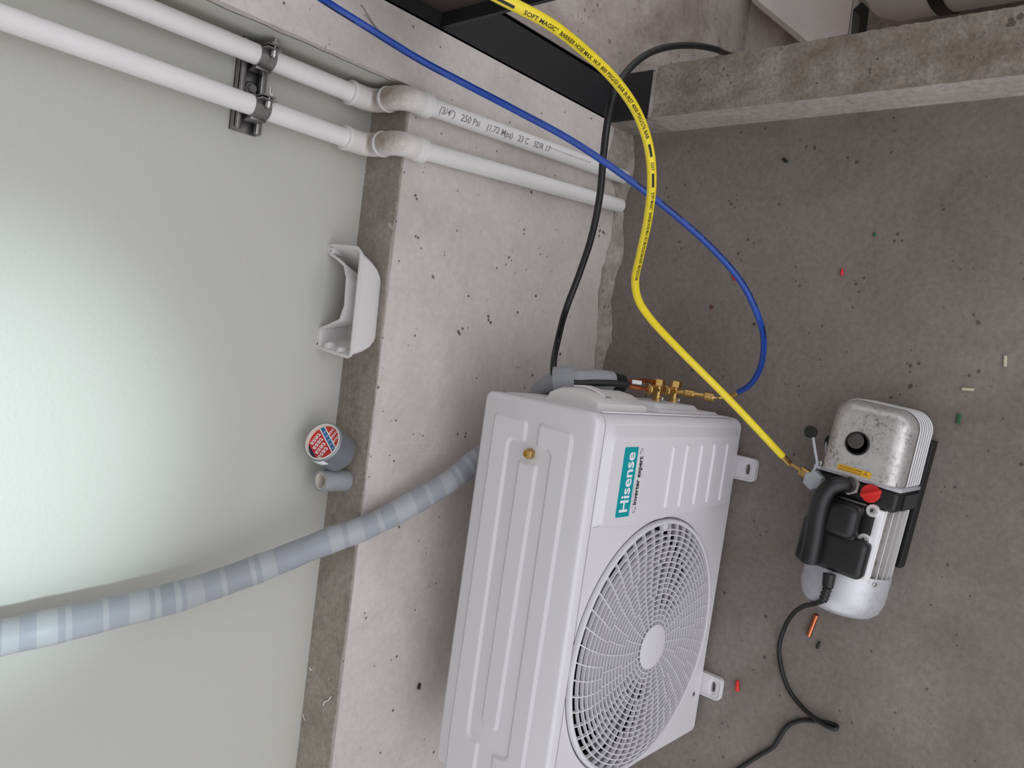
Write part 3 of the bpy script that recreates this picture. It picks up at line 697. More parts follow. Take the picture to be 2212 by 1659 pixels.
# the chamfer fades out on the fan side
ins = [Vector((q.x if p.x > -0.15 else p.x+0.004, q.y)) for p, q in zip(poly, ins)]
rings.append([Vector((p.x, PO, p.y)) for p in ins]); mb.loft(rings, cap=False); mb.add([Vector((p.x, PO, p.y)) for p in ins], [tuple(range(len(ins)))])
obj('badge_panel', mb, 'acwhite', fp, angle=12)
for i, (px, py, qx, qy) in enumerate(((1462, 964, 1437, 1100), (1492, 961, 1466, 1097), (1524, 960, 1497, 1092), (1551, 958, 1525, 1087), (1577, 958, 1554, 1083))):
    p = A(px, py, 1, PO-0.003); q = A(qx, qy, 1, PO-0.003); zc = (p.z+q.z)/2
    pr_ = rpoly([Vector((q.x, zc-0.0055)), Vector((p.x, zc-0.0055)), Vector((p.x, zc+0.0055)), Vector((q.x, zc+0.0055))], 0.004, 3)
    mb = MB(); prism(mb, pr_, lambda x, y, z: Vector((x, z, y)), PO+0.001, PO-0.0032, 0.0036, -0.0032); obj('rib', mb, 'acwhite', fp, angle=20)
# badge
p0 = A(1327, 1119, 1, PO); p1 = A(1380, 964, 1, PO); p2 = A(1351, 966, 1, PO)
bxa, bxb = p0.x, p2.x; bza, bzb = p1.z, p2.z
mb = MB(); prism(mb, rpoly([Vector((bxa, bza)), Vector((bxb, bza)), Vector((bxb, bzb)), Vector((bxa, bzb))], [0.001, 0.001, 0.003, 0.003], 3), lambda x, y, z: Vector((x, z, y)), PO, PO-0.0006)
bd = obj('badge', mb, 'teal', fp, smooth=False); tag(bd, 'teal badge with white lettering')
vs, fs = text_mesh('Hisense', 0.030, 0.0006, 1.0)
wd = max(v.x for v in vs)-min(v.x for v in vs); ht = max(v.y for v in vs)-min(v.y for v in vs); cx_ = (max(v.x for v in vs)+min(v.x for v in vs))/2; cy_ = (max(v.y for v in vs)+min(v.y for v in vs))/2
tw, th_ = (bxb-bxa)*0.86, (bzb-bza)*0.62
mb = MB(); mb.add([Vector(((bxa+bxb)/2+(v.x-cx_)*tw/wd, PO-0.0009, (bza+bzb)/2+(v.y-cy_)*th_/ht)) for v in vs], fs); obj('lettering', mb, 'white', bd, smooth=False, flipfix=False)
e0 = A(1363, 1101, 1, PO); e1_ = A(1391, 976, 1, PO)
vs, fs = text_mesh('inverter expert', 0.0165, 0.0004, 1.0)
wd = max(v.x for v in vs)-min(v.x for v in vs); cx_ = (max(v.x for v in vs)+min(v.x for v in vs))/2
ezc = (e0.z+e1_.z)/2-0.001; exc = (e0.x+e1_.x)/2; el = (e1_.x-e0.x)
mb = MB(); mb.add([Vector((exc+(v.x-cx_)*el*0.84/wd, PO-0.0005, ezc+v.y*1.05)) for v in vs], fs); obj('lettering', mb, 'ink', fp, smooth=False, flipfix=False)
# swoosh: two open arcs of an ellipse, thick at the ends
for (a0, a1) in ((math.radians(95), math.radians(215)), (math.radians(-85), math.radians(35))):
    mb = MB(); vs = []; k = 36
    for i in range(k+1):
        t = i/k; a = a0+(a1-a0)*t
        thk = 0.0003+0.0016*max(0, (t-0.35)/0.65 if a0 > 0 else (t-0.35)/0.65)**1.5
        for s_ in (-1, 1): vs.append(Vector((exc+(el*0.56+s_*thk*0.5)*math.cos(a), PO-0.0005, ezc+(0.0100+s_*thk*0.6)*math.sin(a))))
    mb.add(vs, [(2*i, 2*i+1, 2*i+3, 2*i+2) for i in range(k)]); obj('swoosh', mb, 'ink', fp, smooth=False, flipfix=False)
# front screws
for (px, py) in ((1570, 1084), (1500, 1500)):
    p = A(px, py, 1, -0.002); obj('screw', MB().lathe((p.x, 0.001, max(0.008, p.z)), (0, -1, 0), [(0, 0.005), (0.0015, 0.005), (0.0028, 0.003)], 16), 'zinc', fp)

# top panel with raised ribs
mb = MB(); tp = inset(pl, -0.0018)
rings = [[Vector((p.x, p.y, z)) for p in inset(tp, i_)] for z, i_ in ((ztop+0.001, 0.0045), (ztop+0.001, 0.0), (H-0.006, 0.0), (H-0.0018, 0.0018), (H, 0.006))]
mb.loft(rings, cap=True)
top = obj('top_panel', mb, 'acwhite', ac, angle=50)
def T(px, py):
    p = A(px, py, 2, H+0.003); return Vector((p.x, p.y))
def pad(pts, rr):
    poly = rpoly([T(*p) for p in pts], rr, 5); m_ = MB(); prism(m_, poly, lambda x, y, z: Vector((x, y, z)), H-0.001, H+0.0036, 0.0062, 0.0036); obj('raised_rib', m_, 'acwhite', top, angle=18)
zz = lambda x0, y0, x1, y1, y: x0+(x1-x0)*(y-y0)/(y1-y0)
pad([(1067, 887), (1140, 906), (1134, 958), (1100, 948), (1023, 1500), (1012, 1588), (1034, 1604), (1012, 1760), (950, 1735), (968, 1580)], [0.012, 0.010, 0.008, 0.010, 0, 0.010, 0.008, 0.01, 0.01, 0.015])
pad([(1163, 911), (1240, 934), (1131, 1659), (1110, 1800), (1052, 1780), (1060, 1628), (1092, 1637), (1186, 985), (1180, 974), (1155, 967)], [0.008, 0.016, 0, 0.01, 0.01, 0.006, 0.008, 0.008, 0.004, 0.008])
pad([(1118, 990), (1161, 1003), (1072, 1588), (1036, 1562)], [0.006, 0.008, 0.012, 0.014])
# seam strip: dark grey drawn in for the shaded gap below the top panel
mb = MB(); mb.loft([[Vector((p.x, p.y, z)) for p in inset(pl, d_)] for z, d_ in ((ztop-0.012, 0.0025), (ztop-0.0022, 0.0025), (ztop-0.0022, -0.0006), (ztop-0.0004, -0.0006), (ztop-0.0004, 0.0025))], cap=False); obj('seam_shade', mb, 'pencil', ac)
obj('grille_gap_shade', MB().lathe((GX, 0.0025, GZ), (0, -1, 0), [(0, GR-0.008), (0, GR+0.0005), (0.0028, GR+0.0003), (0.0028, GR-0.0009)], 128, cap=False), 'dark', ac)  # black ring drawn in as the shade between front panel and grille rim

# fan, shroud, coil
obj('coil', MB().box((-W+0.012, 0.17, 0.012), (-0.15, 0.18, H-0.03)), 'coil', ac)
ib = MB(); ib.loft([[Vector((p.x, p.y, z)) for p in inset(pl, 0.004)] for z in (0.013, ztop-0.013)], cap=True); 
obj('inner_lining', (lambda m_: m_.loft([[Vector((GX+rr*math.cos(2*PI*i/64), y, GZ+rr*math.sin(2*PI*i/64))) for i in range(64)] for y, rr in ((0.055, GR-0.012), (0.15, GR-0.016), (0.165, GR-0.016))], cap=False))(MB()), 'coil', ac)
fan = MB(); fan.lathe((GX, 0.045, GZ), (0, 1, 0), [(0, 0.04), (0.004, 0.055), (0.05, 0.06)], 40)
fo = obj('fan_hub', fan, 'fan', ac)
for b_i in range(3):
    mb = MB(); vs = []; nu, nv = 14, 8; a_c = math.radians(62)+b_i*2*PI/3
    for i in range(nu+1):
        rr = 0.055+(0.226-0.055)*i/nu; sp = math.radians(78)*(0.85+0.2*i/nu); sw_ = 0.35*(i/nu)
        for j in range(nv+1):
            a = a_c + sw_ + (j/nv-0.5)*sp; y = 0.030+0.06*(j/nv)+0.008*math.sin(i/nu*2)
            vs.append(Vector((GX+rr*math.cos(a), y, GZ+rr*math.sin(a))))
    mb.add(vs, [(i*(nv+1)+j, (i+1)*(nv+1)+j, (i+1)*(nv+1)+j+1, i*(nv+1)+j+1) for i in range(nu) for j in range(nv)])
    obj('fan_blade', mb, 'fan', fo)
# grille
def gy(rr):
    t = rr/0.245
    return -0.0165 if t < 0.80 else -0.0165+0.012*((t-0.80)/0.20)**2
gr = obj('fan_grille', MB().lathe((GX, 0, GZ), (0, -1, 0), [(-0.004, GR-0.0032), (0.004, GR-0.0032), (0.0075, GR-0.005), (0.0085, GR-0.008), (0.0065, GR-0.0115), (-0.002, GR-0.0125)], 128, cap=False), 'grille', ac)
tag(gr, 'round white fan grille of fine rings and spokes')
nr = 18; rad = [0.0520+(0.2300-0.0520)*i/(nr-1) for i in range(nr)]
for rr in rad:
    y = gy(rr); t_ = 0.00105
    obj('grille_ring', MB().lathe((GX, y, GZ), (0, 1, 0), [(0, rr-t_), (0, rr+t_), (0.007, rr+t_*0.8), (0.007, rr-t_*0.8), (0, rr-t_)], 112, cap=False), 'grille', gr, angle=60)
def spoke(a, ra, rb, t_=0.00095):
    k = max(3, int((rb-ra)/0.012)); P = []
    for i in range(k+1):
        rr = ra+(rb-ra)*i/k; sw_ = 0.20*(rr/0.24)**1.6
        P.append((rr, a - sw_))
    vs = []
    for rr, an in P:
        c = Vector((GX+rr*math.cos(an), gy(rr), GZ+rr*math.sin(an))); tv = Vector((-math.sin(an), 0, math.cos(an)))*t_
        vs += [c-tv, c+tv, c+tv+Vector((0, 0.007, 0)), c-tv+Vector((0, 0.007, 0))]
    fs = []
    for i in range(k):
        for j in range(4): fs.append((4*i+j, 4*i+(j+1) % 4, 4*i+4+(j+1) % 4, 4*i+4+j))
    mb = MB(); mb.add(vs, fs); obj('grille_spoke', mb, 'grille', gr, angle=60)
for i in range(48): spoke(2*PI*i/48, rad[11], 0.2405)
for i in range(36): spoke(2*PI*i/36+0.02*(i % 3 != 0), rad[5], rad[11])
for i in range(24): spoke(2*PI*i/24, 0.043, rad[5])
obj('grille_disc', MB().lathe((GX, gy(0)+0.004, GZ), (0, -1, 0), [(0, 0.0425), (0.004, 0.0445), (0.0062, 0.0435), (0.0078, 0.037)], 64), 'grille', gr)
ga = math.radians(-2)
obj('grille_clip', MB().lathe((GX+0.236*math.cos(0), gy(0.236)+0.001, GZ+0.006), (0, -1, 0), [(0, 0.008), (0.002, 0.0075)], 24), 'grille', gr)

# feet
def foot(cx, y0, y1, name='mounting_foot'):
    s = 1 if y1 > y0 else -1; hw = 0.026
    o_ = rpoly([Vector((cx-hw, y0-s*0.01)), Vector((cx+hw, y0-s*0.01)), Vector((cx+hw*0.96, y1)), Vector((cx-hw*0.96, y1))], [0.0, 0.0, 0.010, 0.010], 6)
    ctr = Vector((cx, y0+(y1-y0)*0.56)); nn = 48
    def on_poly(a):
        d = Vector((math.cos(a), math.sin(a))); best = None
        for i in range(len(o_)):
            p, q = o_[i], o_[(i+1) % len(o_)]; e = q-p; den = d.x*e.y-d.y*e.x
            if abs(den) < 1e-12: continue
            w_ = p-ctr; t = (w_.x*e.y-w_.y*e.x)/den; u = (w_.x*d.y-w_.y*d.x)/den
            if t > 0 and -1e-6 <= u <= 1+1e-6: best = t if best is None else min(best, t)
        return ctr+d*best
    an = [2*PI*i/nn for i in range(nn)]
    def slot(sc_):
        out = []
        for a in an:
            c, s_ = math.cos(a), math.sin(a); out.append(ctr+Vector((c*0.0085*sc_+math.copysign(min(1, abs(c)*2.2), c)*0.0035, s_*0.0052*sc_)))
        return out
    ou = [on_poly(a) for a in an]; mbf = MB(); zt = -0.004
    lv = lambda poly, z: [Vector((p.x, p.y, z)) for p in poly]
    ou_in = [ctr+(p-ctr)*0.86 for p in ou]
    mbf.loft([lv(slot(1.0), -0.0185), lv(ou, -0.0185), lv(ou, zt-0.001), lv([ctr+(p-ctr)*0.97 for p in ou], zt), lv([ctr+(p-ctr)*0.88 for p in ou], zt), lv([ctr+(p-ctr)*0.80 for p in ou], zt-0.003), lv(slot(1.9), zt-0.003), lv(slot(1.5), zt-0.006), lv(slot(1.0), zt-0.006), lv(slot(1.0), -0.0185)], cap=False)
    obj(name, mbf, 'acwhite', ac, angle=40)
f1 = A(1608, 1013, 2, -0.004); f2 = A(1532, 1483, 2, -0.004)
foot(f1.x, 0.0, -0.046); foot(f2.x, 0.0, -0.046); foot(f1.x, D, D+0.04); foot(f2.x, D, D+0.04)

# right side: cover over the wiring terminals, valve plate
def yz(poly): return poly
YF = 0.030; YB = 0.146; XO = 0.030
tc_ = MB()
za = A(1397, 881, 1, YF).z; zb_ = A(1290, 884, 1, YF).z
za, zb_ = min(za, zb_), max(za, zb_)
zb_ = min(zb_, 0.515); za = max(za, 0.30)
print('terminal cover z', za, zb_)
# section in (y, x): front step then an arc toward the back
def cov(z, sc_):
    base = [Vector((YF, 0.0)), Vector((YF, 0.014)), Vector((YF+0.008, 0.020)), Vector((YF+0.032, 0.030)), Vector((YF+0.060, 0.034)), Vector((YF+0.085, 0.031)), Vector((YB-0.008, 0.020)), Vector((YB, 0.0))]
    return [Vector((p.y*sc_, p.x, z)) for p in base]
tc_.loft([cov(za, 0.75), cov(za+0.008, 1.0), cov(zb_-0.006, 1.0), cov(zb_, 0.9)], cap=True)
tco = obj('terminal_cover', tc_, 'acplastic', ac, angle=30)
gv = MB(); gz = zb_-(zb_-za)*0.30
for s_ in (0,):
    gv.loft([[Vector((x+dx, y, z)) for (y, x) in ((YF+0.012, 0.0222), (YF+0.035, 0.0315), (YF+0.060, 0.0352), (YF+0.084, 0.0325))] for z, dx in ((gz-0.012, 0.0), (gz-0.010, 0.004), (gz+0.010, 0.004), (gz+0.012, 0.0))], cap=False, closed=False)
obj('grip', gv, 'acplastic', tco, angle=30)
obj('side_flange', MB().rbox((0.0, 0.012, 0.04), (0.0035, 0.235, H-0.03), 0.0015, 2), 'acwhite', ac)
vp = MB(); YV0, YV1 = 0.05, 0.17
prism(vp, rpoly([Vector((YV0, 0.10)), Vector((YV1, 0.10)), Vector((YV1, 0.275)), Vector((YV0, 0.275))], 0.015, 5), lambda x, y, z: Vector((z, x, y)), 0.0, 0.017, 0.010, 0.008)
obj('valve_plate', vp, 'acwhite', ac, angle=25)
vp2 = MB(); prism(vp2, rpoly([Vector((0.03, 0.05)), Vector((0.20, 0.05)), Vector((0.20, 0.295)), Vector((0.03, 0.295))], 0.01, 5), lambda x, y, z: Vector((z, x, y)), 0.0, 0.008, 0.006, 0.005)
obj('valve_surround', vp2, 'acwhite', ac, angle=25)
# service valves: brass body standing off the plate, hex cap outwards, flare nut upwards
YV = 0.115
VP = []
for (bp_, cp_, lab) in (((1421, 862), (1427, 826), 'u'), ((1463, 863), (1465, 826), 'l')):
    q = A(bp_[0], bp_[1]-6, 1, YV); q2 = A(*cp_, 1, YV)
    print('valve', q, q2); VP.append((q, q2))
zc_u = 0.176; zc_l = 0.106
def valve(zc, big):
    s_ = 1.0 if big else 0.92; xo = 0.016
    mb = MB(); mb.cyl((xo, YV, zc), (xo+0.006, YV, zc), 0.0105*s_, 20, 0.001); mb.cyl((xo+0.005, YV, zc), (xo+0.034, YV, zc), 0.0078*s_, 20); mb.cyl((xo+0.024, YV, zc-0.004), (xo+0.024, YV, zc+0.024), 0.0065*s_, 16)
    vo = obj('service_valve', mb, 'brass', ac); tag(vo, 'brass service valve')
    n1 = MB(); n1.hexa((xo+0.032, YV, zc), (xo+0.047, YV, zc), 0.0135*s_, 0.0018); obj('cap_nut', n1, 'brass', vo)
    n2 = MB(); n2.hexa((xo+0.024, YV, zc+0.020), (xo+0.024, YV, zc+0.040), 0.0112*s_, 0.0015); n2.cyl((xo+0.024, YV, zc+0.040), (xo+0.024, YV, zc+0.047), 0.009*s_, 20, 0.0, 0.006); obj('flare_nut', n2, 'brass', vo)
    n3 = MB(); n3.cyl((xo+0.006, YV-0.016, zc-0.002), (xo+0.006, YV+0.002, zc-0.002), 0.006, 16, 0.0012); obj('plate_screw', n3, 'chrome', vo)
    return vo
v1 = valve(zc_u, True); v2 = valve(zc_l, True)
# charging port of the lower valve
pdir = Vector((0.0, -0.90, -0.40)).normalized(); xv = 0.040; pc0 = Vector((xv, YV, zc_l)); prt = MB(); prt.cyl(pc0+pdir*0.002, pc0+pdir*0.026, 0.0062, 16); obj('charging_port', prt, 'brass', v2)

# copper tails, foam insulation and tape between the bundle and the valves
ls = empty('line_set_end', tuple(acl(0.03, ACD+0.02, 0.30)))
cp1 = resample(spline([acl(0.040, YV, zc_u+0.040), acl(0.040, YV+0.006, zc_u+0.062), acl(0.042, YV+0.018, zc_u+0.090), acl(0.043, YV+0.028, zc_u+0.125)], 10), 0.004)
obj('copper_tube', MB().tube(cp1, 0.0048, 14), 'copper', ls, world=True)
cp2 = resample(spline([acl(0.040, YV, zc_l+0.038), acl(0.054, YV+0.007, zc_l+0.075), acl(0.056, YV+0.012, zc_l+0.120), acl(0.050, YV+0.020, zc_l+0.165), acl(0.046, YV+0.030, zc_l+0.20)], 10), 0.004)
obj('copper_tube', MB().tube(cp2, 0.0048, 14), 'copper', ls, world=True)
ins_ = resample(spline([acl(0.044, 0.138, 0.282), acl(0.048, 0.152, 0.325), acl(0.045, 0.172, 0.370), acl(0.037, 0.198, 0.405), acl(0.024, 0.240, 0.392), acl(-0.002, 0.284, 0.364), acl(-0.034, 0.306, 0.348)], 10), 0.005)
obj('foam_sleeve', MB().tube(ins_[:8], 0.0190, 20), 'insul', ls, world=True)
obj('tape_wrap', MB().tube(ins_[6:], 0.0202, 20), 'greytape', ls, world=True)
obj('tape_band', MB().tube([acl(0.032, 0.208, 0.412), acl(0.036, 0.194, 0.404), acl(0.040, 0.180, 0.392)], 0.0300, 24), 'greytape', ls, world=True)
tag(ls, 'bare copper tubes with black foam sleeve taped grey beside the brass valves', 'refrigerant line')
# paper-white tie on the sleeve
tt = acl(0.052, YV+0.004, 0.258); mbx = MB().rbox((-0.004, -0.010, -0.012), (0.004, 0.010, 0.012), 0.001, 1); mbx.xf(Matrix.Translation(tt) @ Matrix.Rotation(0.6, 4, 'X'))
obj('white_tag', mbx, 'white', ls, world=True)
# brass nut lying on the top panel
pn = A(1142, 980, 2, H+0.008); nw = acl(pn.x, pn.y, H)
nb = empty('brass_nut', tuple(nw)); m_ = MB(); m_.hexa(nw, nw+Vector((0, 0, 0.013)), 0.0098, 0.0012); m_.lathe(nw+Vector((0, 0, 0.012)), (0, 0, 1), [(0, 0.0082), (0.004, 0.007), (0.004, 0.0045), (-0.002, 0.0045)], 24, cap=False)
obj('hexagon', m_, 'brass', nb, world=True, angle=25); tag(nb, 'small brass flare nut lying on top of the white outdoor unit', 'nut')

# ================================================================== VACUUM PUMP (local x = -u, y = v)
PA = math.radians(6.0); PO_ = Vector((-0.598, -0.793, 0.0))
pu = empty('vacuum_pump', tuple(PO_), -PA)
tag(pu, 'silver and black two-stage vacuum pump with red knob on the floor', 'vacuum pump')
def PL(px, py, z):
    p = onz(px, py, z)-PO_; U_ = Vector((-math.cos(PA), math.sin(PA), 0)); V_ = Vector((math.sin(PA), math.cos(PA), 0)); return Vector((-p.dot(U_), p.dot(V_), z))
def B(u, v, z): return Vector((-u, v, z))
def pbox(u0, u1, v0, v1, z0, z1, rr=0.002, seg=2): return MB().rbox((-u1, v0, z0), (-u0, v1, z1), rr, seg)
M['ribshade'] = plain('rib_groove_shade_grey', S(104, 100, 98), 0.6, 0.2)
# rubber base
obj('base_tray', pbox(0.045, 0.295, -0.003, 0.150, 0.0, 0.016, 0.003), 'black', pu)
obj('base_rail', pbox(0.045, 0.295, -0.003, 0.010, 0.010, 0.030, 0.003), 'black', pu)
# oil tank
out = rpoly([Vector((-0.134, 0.004)), Vector((0.002, 0.006)), Vector((0.002, 0.148)), Vector((-0.134, 0.150))], [0.006, 0.034, 0.034, 0.006], 9)
lv = lambda d, z: [Vector((p.x if q.x > -0.10 else q.x, p.y, z)) for p, q in zip(inset(out, d), out)]
mb = MB(); mb.loft([lv(0.004, 0.014), lv(0.0, 0.02), lv(0.0, 0.128), lv(0.0015, 0.140), lv(0.005, 0.150), lv(0.011, 0.158), lv(0.019, 0.1635), lv(0.03, 0.1655)], cap=True)
tk_ = obj('oil_tank', mb, 'alu', pu, angle=50)
m_ = MB(); m_.loft([lv(0.001, 0.026), lv(-0.0006, 0.028), lv(-0.0006, 0.124), lv(0.001, 0.126)], cap=False); obj('rib_groove_shade', m_, M['ribshade'], tk_, angle=50)  # dark grey band paints shade into the grooves between the cooling ribs
for i in range(6):
    z = 0.036+i*0.0158; m_ = MB(); m_.loft([lv(0.001, z-0.0022), lv(-0.0026, z-0.0010), lv(-0.0026, z+0.0010), lv(0.001, z+0.0022)], cap=False); obj('cooling_rib', m_, 'aluclean', tk_, angle=50)
hc = PL(1852, 958, 0.166)
m_ = MB(); m_.lathe(hc-Vector((0, 0, 0.004)), (0, 0, 1), [(0, 0.0215), (0.006, 0.0215), (0.0065, 0.0205), (0.0065, 0.0185), (0.0035, 0.018), (0.0035, 0.0)], 48, cap=False)
ep = obj('exhaust_port', m_, 'black', pu); tag(ep, 'black round exhaust port with grey filter')
obj('filter_foam', MB().lathe(hc+Vector((0.004, 0.004, -0.001)), (0, 0, 1), [(0, 0.0145), (0.0016, 0.0145), (0.0024, 0.012)], 32), 'foam', ep)
# sticker on the tank top
s4 = [PL(x, y, 0.1662) for x, y in ((1812, 1001), (1883, 1022), (1880, 1035), (1808, 1012))]
m_ = MB(); m_.add(s4+[p+Vector((0, 0, 0.0006)) for p in s4], [(0,1,2,3), (4,5,6,7), (0,1,5,4), (1,2,6,5), (2,3,7,6), (3,0,4,7)]); sk = obj('warning_sticker', m_, 'sticker', pu, smooth=False)
tag(sk, 'orange-yellow warning sticker with small print')
so = (s4[0]+s4[1]+s4[2]+s4[3])/4; sx1 = (s4[1]-s4[0]).normalized(); sy1 = Vector((0, 0, 1)).cross(sx1)
def sfn(ox, oy):
    return lambda x, y: so+sx1*(ox+x)+sy1*(oy+y)+Vector((0, 0, 0.0009))
for oy, sz in ((0.0022, 0.0036), (-0.0012, 0.0026), (-0.0038, 0.0026)):
    # print too worn to read: short dark strokes
    m_ = MB(); x = -0.027
    while x < 0.013:
        w_ = random.uniform(0.0012, 0.004); hh = sz*0.35; f_ = sfn(0, oy); m_.add([f_(x, -hh/2), f_(x+w_, -hh/2), f_(x+w_, hh/2), f_(x, hh/2)], [(0, 1, 2, 3)]); x += w_+random.uniform(0.0006, 0.0014)
    obj('print', m_, 'ink', sk, smooth=False, flipfix=False)
m_ = MB(); tri = [Vector((0.0205+0.004*math.cos(a), 0.004*math.sin(a))) for a in (PI/2, PI/2+2*PI/3, PI/2+4*PI/3)]; ti = [Vector((0.0205, 0))+(p-Vector((0.0205, 0)))*0.68 for p in tri]
m_.add([sfn(0, 0)(p.x, p.y) for p in tri+ti], [(0, 1, 4, 3), (1, 2, 5, 4), (2, 0, 3, 5)]); obj('print', m_, 'ink', sk, smooth=False, flipfix=False)
# flange between tank and block
obj('tank_flange', pbox(0.133, 0.1405, 0.000, 0.158, 0.016, 0.156, 0.002), 'alupaint', pu)
for (v_, z_) in ((0.016, 0.150), (0.148, 0.152)):
    obj('flange_bolt', MB().cyl(B(0.124, v_, z_), B(0.1335, v_, z_), 0.006, 16, 0.001), 'zinc', pu)
# pump block
bk = obj('pump_block', pbox(0.1405, 0.180, 0.003, 0.152, 0.014, 0.150, 0.008, 3), 'blackplastic', pu)
for i in range(9):
    z = 0.035+i*0.0095; obj('block_fin', pbox(0.146, 0.176, -0.001, 0.006, z, z+0.004, 0.001, 1), 'blackplastic', bk)
# red knob
kc_ = PL(1880, 1066, 0.160)
kn = obj('ballast_knob', MB().lathe(kc_-Vector((0, 0, 0.011)), (0, 0, 1), [(0, 0.015), (0.012, 0.0165), (0.0135, 0.0155)], 32), 'red', pu); tag(kn, 'red gas ballast knob')
m_ = MB().rbox((-0.021, -0.0035, 0.0), (0.016, 0.0035, 0.009), 0.0022, 2); m_.xf(Matrix.Translation(kc_+Vector((0, 0, 0.001))) @ Matrix.Rotation(math.radians(118), 4, 'Z')); obj('knob_grip', m_, 'red', kn)
# motor
mc = B(0.178, 0.073, 0.083)
mo_ = obj('motor_body', MB().lathe(mc, (-1, 0, 0), [(0, 0.067), (0.134, 0.067)], 64), 'aludirt', pu)
for i in range(30):
    a = math.radians(-62+i*10.6)      # 0 = toward the viewer side (-y)
    if 62 < math.degrees(a) < 140: continue
    m_ = MB().box((-0.134, -0.0009, 0.066), (0, 0.0009, 0.0755)); m_.xf(Matrix.Translation(mc) @ Matrix.Rotation(math.radians(90)-a, 4, 'X')); obj('cooling_fin', m_, 'aluclean', mo_, smooth=False)
obj('motor_flange', pbox(0.180, 0.312, 0.019, 0.033, 0.130, 0.1515, 0.003), 'white', pu)
for (px, py) in ((1885, 1103), (1866, 1166)):
    p = PL(px, py, 0.1545); wo = obj('screw_washer', MB().lathe(p, (0, 0, 1), [(-0.006, 0.0115), (0.001, 0.0115), (0.002, 0.0105), (0.002, 0.006), (0.0, 0.006), (0.0, 0.0)], 32, cap=False), 'aluclean', pu)
    obj('screw', MB().lathe(p+Vector((0, 0, 0.0002)), (0, 0, 1), [(0, 0.0042), (0.0016, 0.0042), (0.0024, 0.003)], 20), 'zinc', wo)
    cx2 = MB().box((-0.0028, -0.0006, 0.0020), (0.0028, 0.0006, 0.0027)); cx2.box((-0.0006, -0.0028, 0.0020), (0.0006, 0.0028, 0.0027)); cx2.xf(Matrix.Translation(p+Vector((0, 0, 0.0002)))); obj('cross_slot', cx2, 'dark', wo, smooth=False)
# end cap (fan cover)
ec = obj('end_cap', MB().lathe(B(0.308, 0.073, 0.083), (-1, 0, 0), [(0, 0.074), (0.0, 0.077), (0.052, 0.0765), (0.060, 0.0745), (0.074, 0.070), (0.084, 0.060), (0.089, 0.045), (0.090, 0.0)], 72, cap=False), 'alupaint', pu, angle=40)
ps = PL(1892, 1265, 0.13); pd = (ps-Vector((ps.x, 0.073, 0.083))).normalized(); ps = Vector((ps.x, 0.073, 0.083))+pd*0.0765
obj('cap_screw', MB().lathe(ps, pd, [(0, 0.0045), (0.0015, 0.0045), (0.0025, 0.003)], 18), 'zinc', ec)
# terminal box and carry handle in black plastic
tb = obj('terminal_box', pbox(0.181, 0.308, 0.050, 0.136, 0.110, 0.176, 0.008, 4), 'blackplastic', pu)
obj('box_lid', pbox(0.240, 0.312, 0.024, 0.120, 0.120, 0.178, 0.012, 4), 'blackplastic', pu)
obj('box_step', pbox(0.183, 0.246, 0.050, 0.112, 0.120, 0.188, 0.016, 4), 'blackplastic', pu)
obj('box_plate', pbox(0.182, 0.250, 0.033, 0.060, 0.130, 0.1535, 0.002, 2), 'blackplastic', pu)
hz = 0.188
hp = [PL(1834, 1050, 0.158), PL(1820, 1046, 0.176), PL(1795, 1052, hz), PL(1776, 1075, hz+0.004), PL(1765, 1115, hz), PL(1758, 1160, hz-0.002), PL(1750, 1200, hz-0.004), PL(1748, 1212, hz-0.006)]
hd = obj('carry_handle', MB().tube(resample(spline(hp, 12), 0.006), 0.0165, 20, rfun=lambda s: 0.0125+0.0045*min(1, s/0.07)), 'blackplastic', pu)
obj('handle_rib', pbox(0.225, 0.312, 0.118, 0.146, 0.105, 0.180, 0.010, 3), 'blackplastic', pu)
nt_ = PL(1837, 1049, 0.156); obj('handle_nut', MB().hexa(nt_-Vector((0, 0, 0.006)), nt_+Vector((0, 0, 0.003)), 0.0185, 0.001), 'chrome', pu)
# intake tee: brass knurled coupling, milky cap, tethered black dust cap
t0 = PL(1763, 1037, 0.150); t0 = Vector((t0.x, t0.y, 0.138))
m_ = MB(); m_.cyl(Vector((t0.x, 0.148, 0.138)), Vector((t0.x, t0.y+0.02, 0.138)), 0.0095, 20); m_.cyl(t0-Vector((0, 0, 0.002)), t0+Vector((0, 0, 0.016)), 0.0085, 18)
tee = obj('intake_tee', m_, 'brass', pu)
obj('hex_cap', MB().hexa(t0+Vector((0, 0, 0.010)), t0+Vector((0, 0, 0.034)), 0.0185, 0.002), 'translucent', tee)
sp_ = resample(spline([t0+Vector((0.012, 0.006, 0.030)), PL(1764, 1005, 0.172), PL(1760, 970, 0.182), PL(1756, 944, 0.182)], 10), 0.004)
obj('tether', MB().tube(sp_, 0.0024, 8), 'translucent', tee)
dc = PL(1752, 934, 0.182); obj('dust_cap', MB().lathe(dc-Vector((0, 0, 0.006)), (0.1, 0.1, 1), [(0, 0.0105), (0.010, 0.0115), (0.012, 0.0105)], 28), 'black', tee)
d2 = PL(1781, 951, 0.135); obj('side_plug', MB().lathe(Vector((d2.x, 0.146, 0.128)), (0, 1, 0), [(0, 0.010), (0.003, 0.010), (0.003, 0.006), (0.008, 0.006), (0.008, 0.009), (0.010, 0.009)], 20), 'black', tee)
sp2 = resample(spline([Vector((d2.x, 0.155, 0.132)), PL(1784, 975, 0.140), PL(1782, 1000, 0.150), PL(1772, 1012, 0.155)], 8), 0.004); obj('tether', MB().tube(sp2, 0.0018, 8), 'translucent', tee)
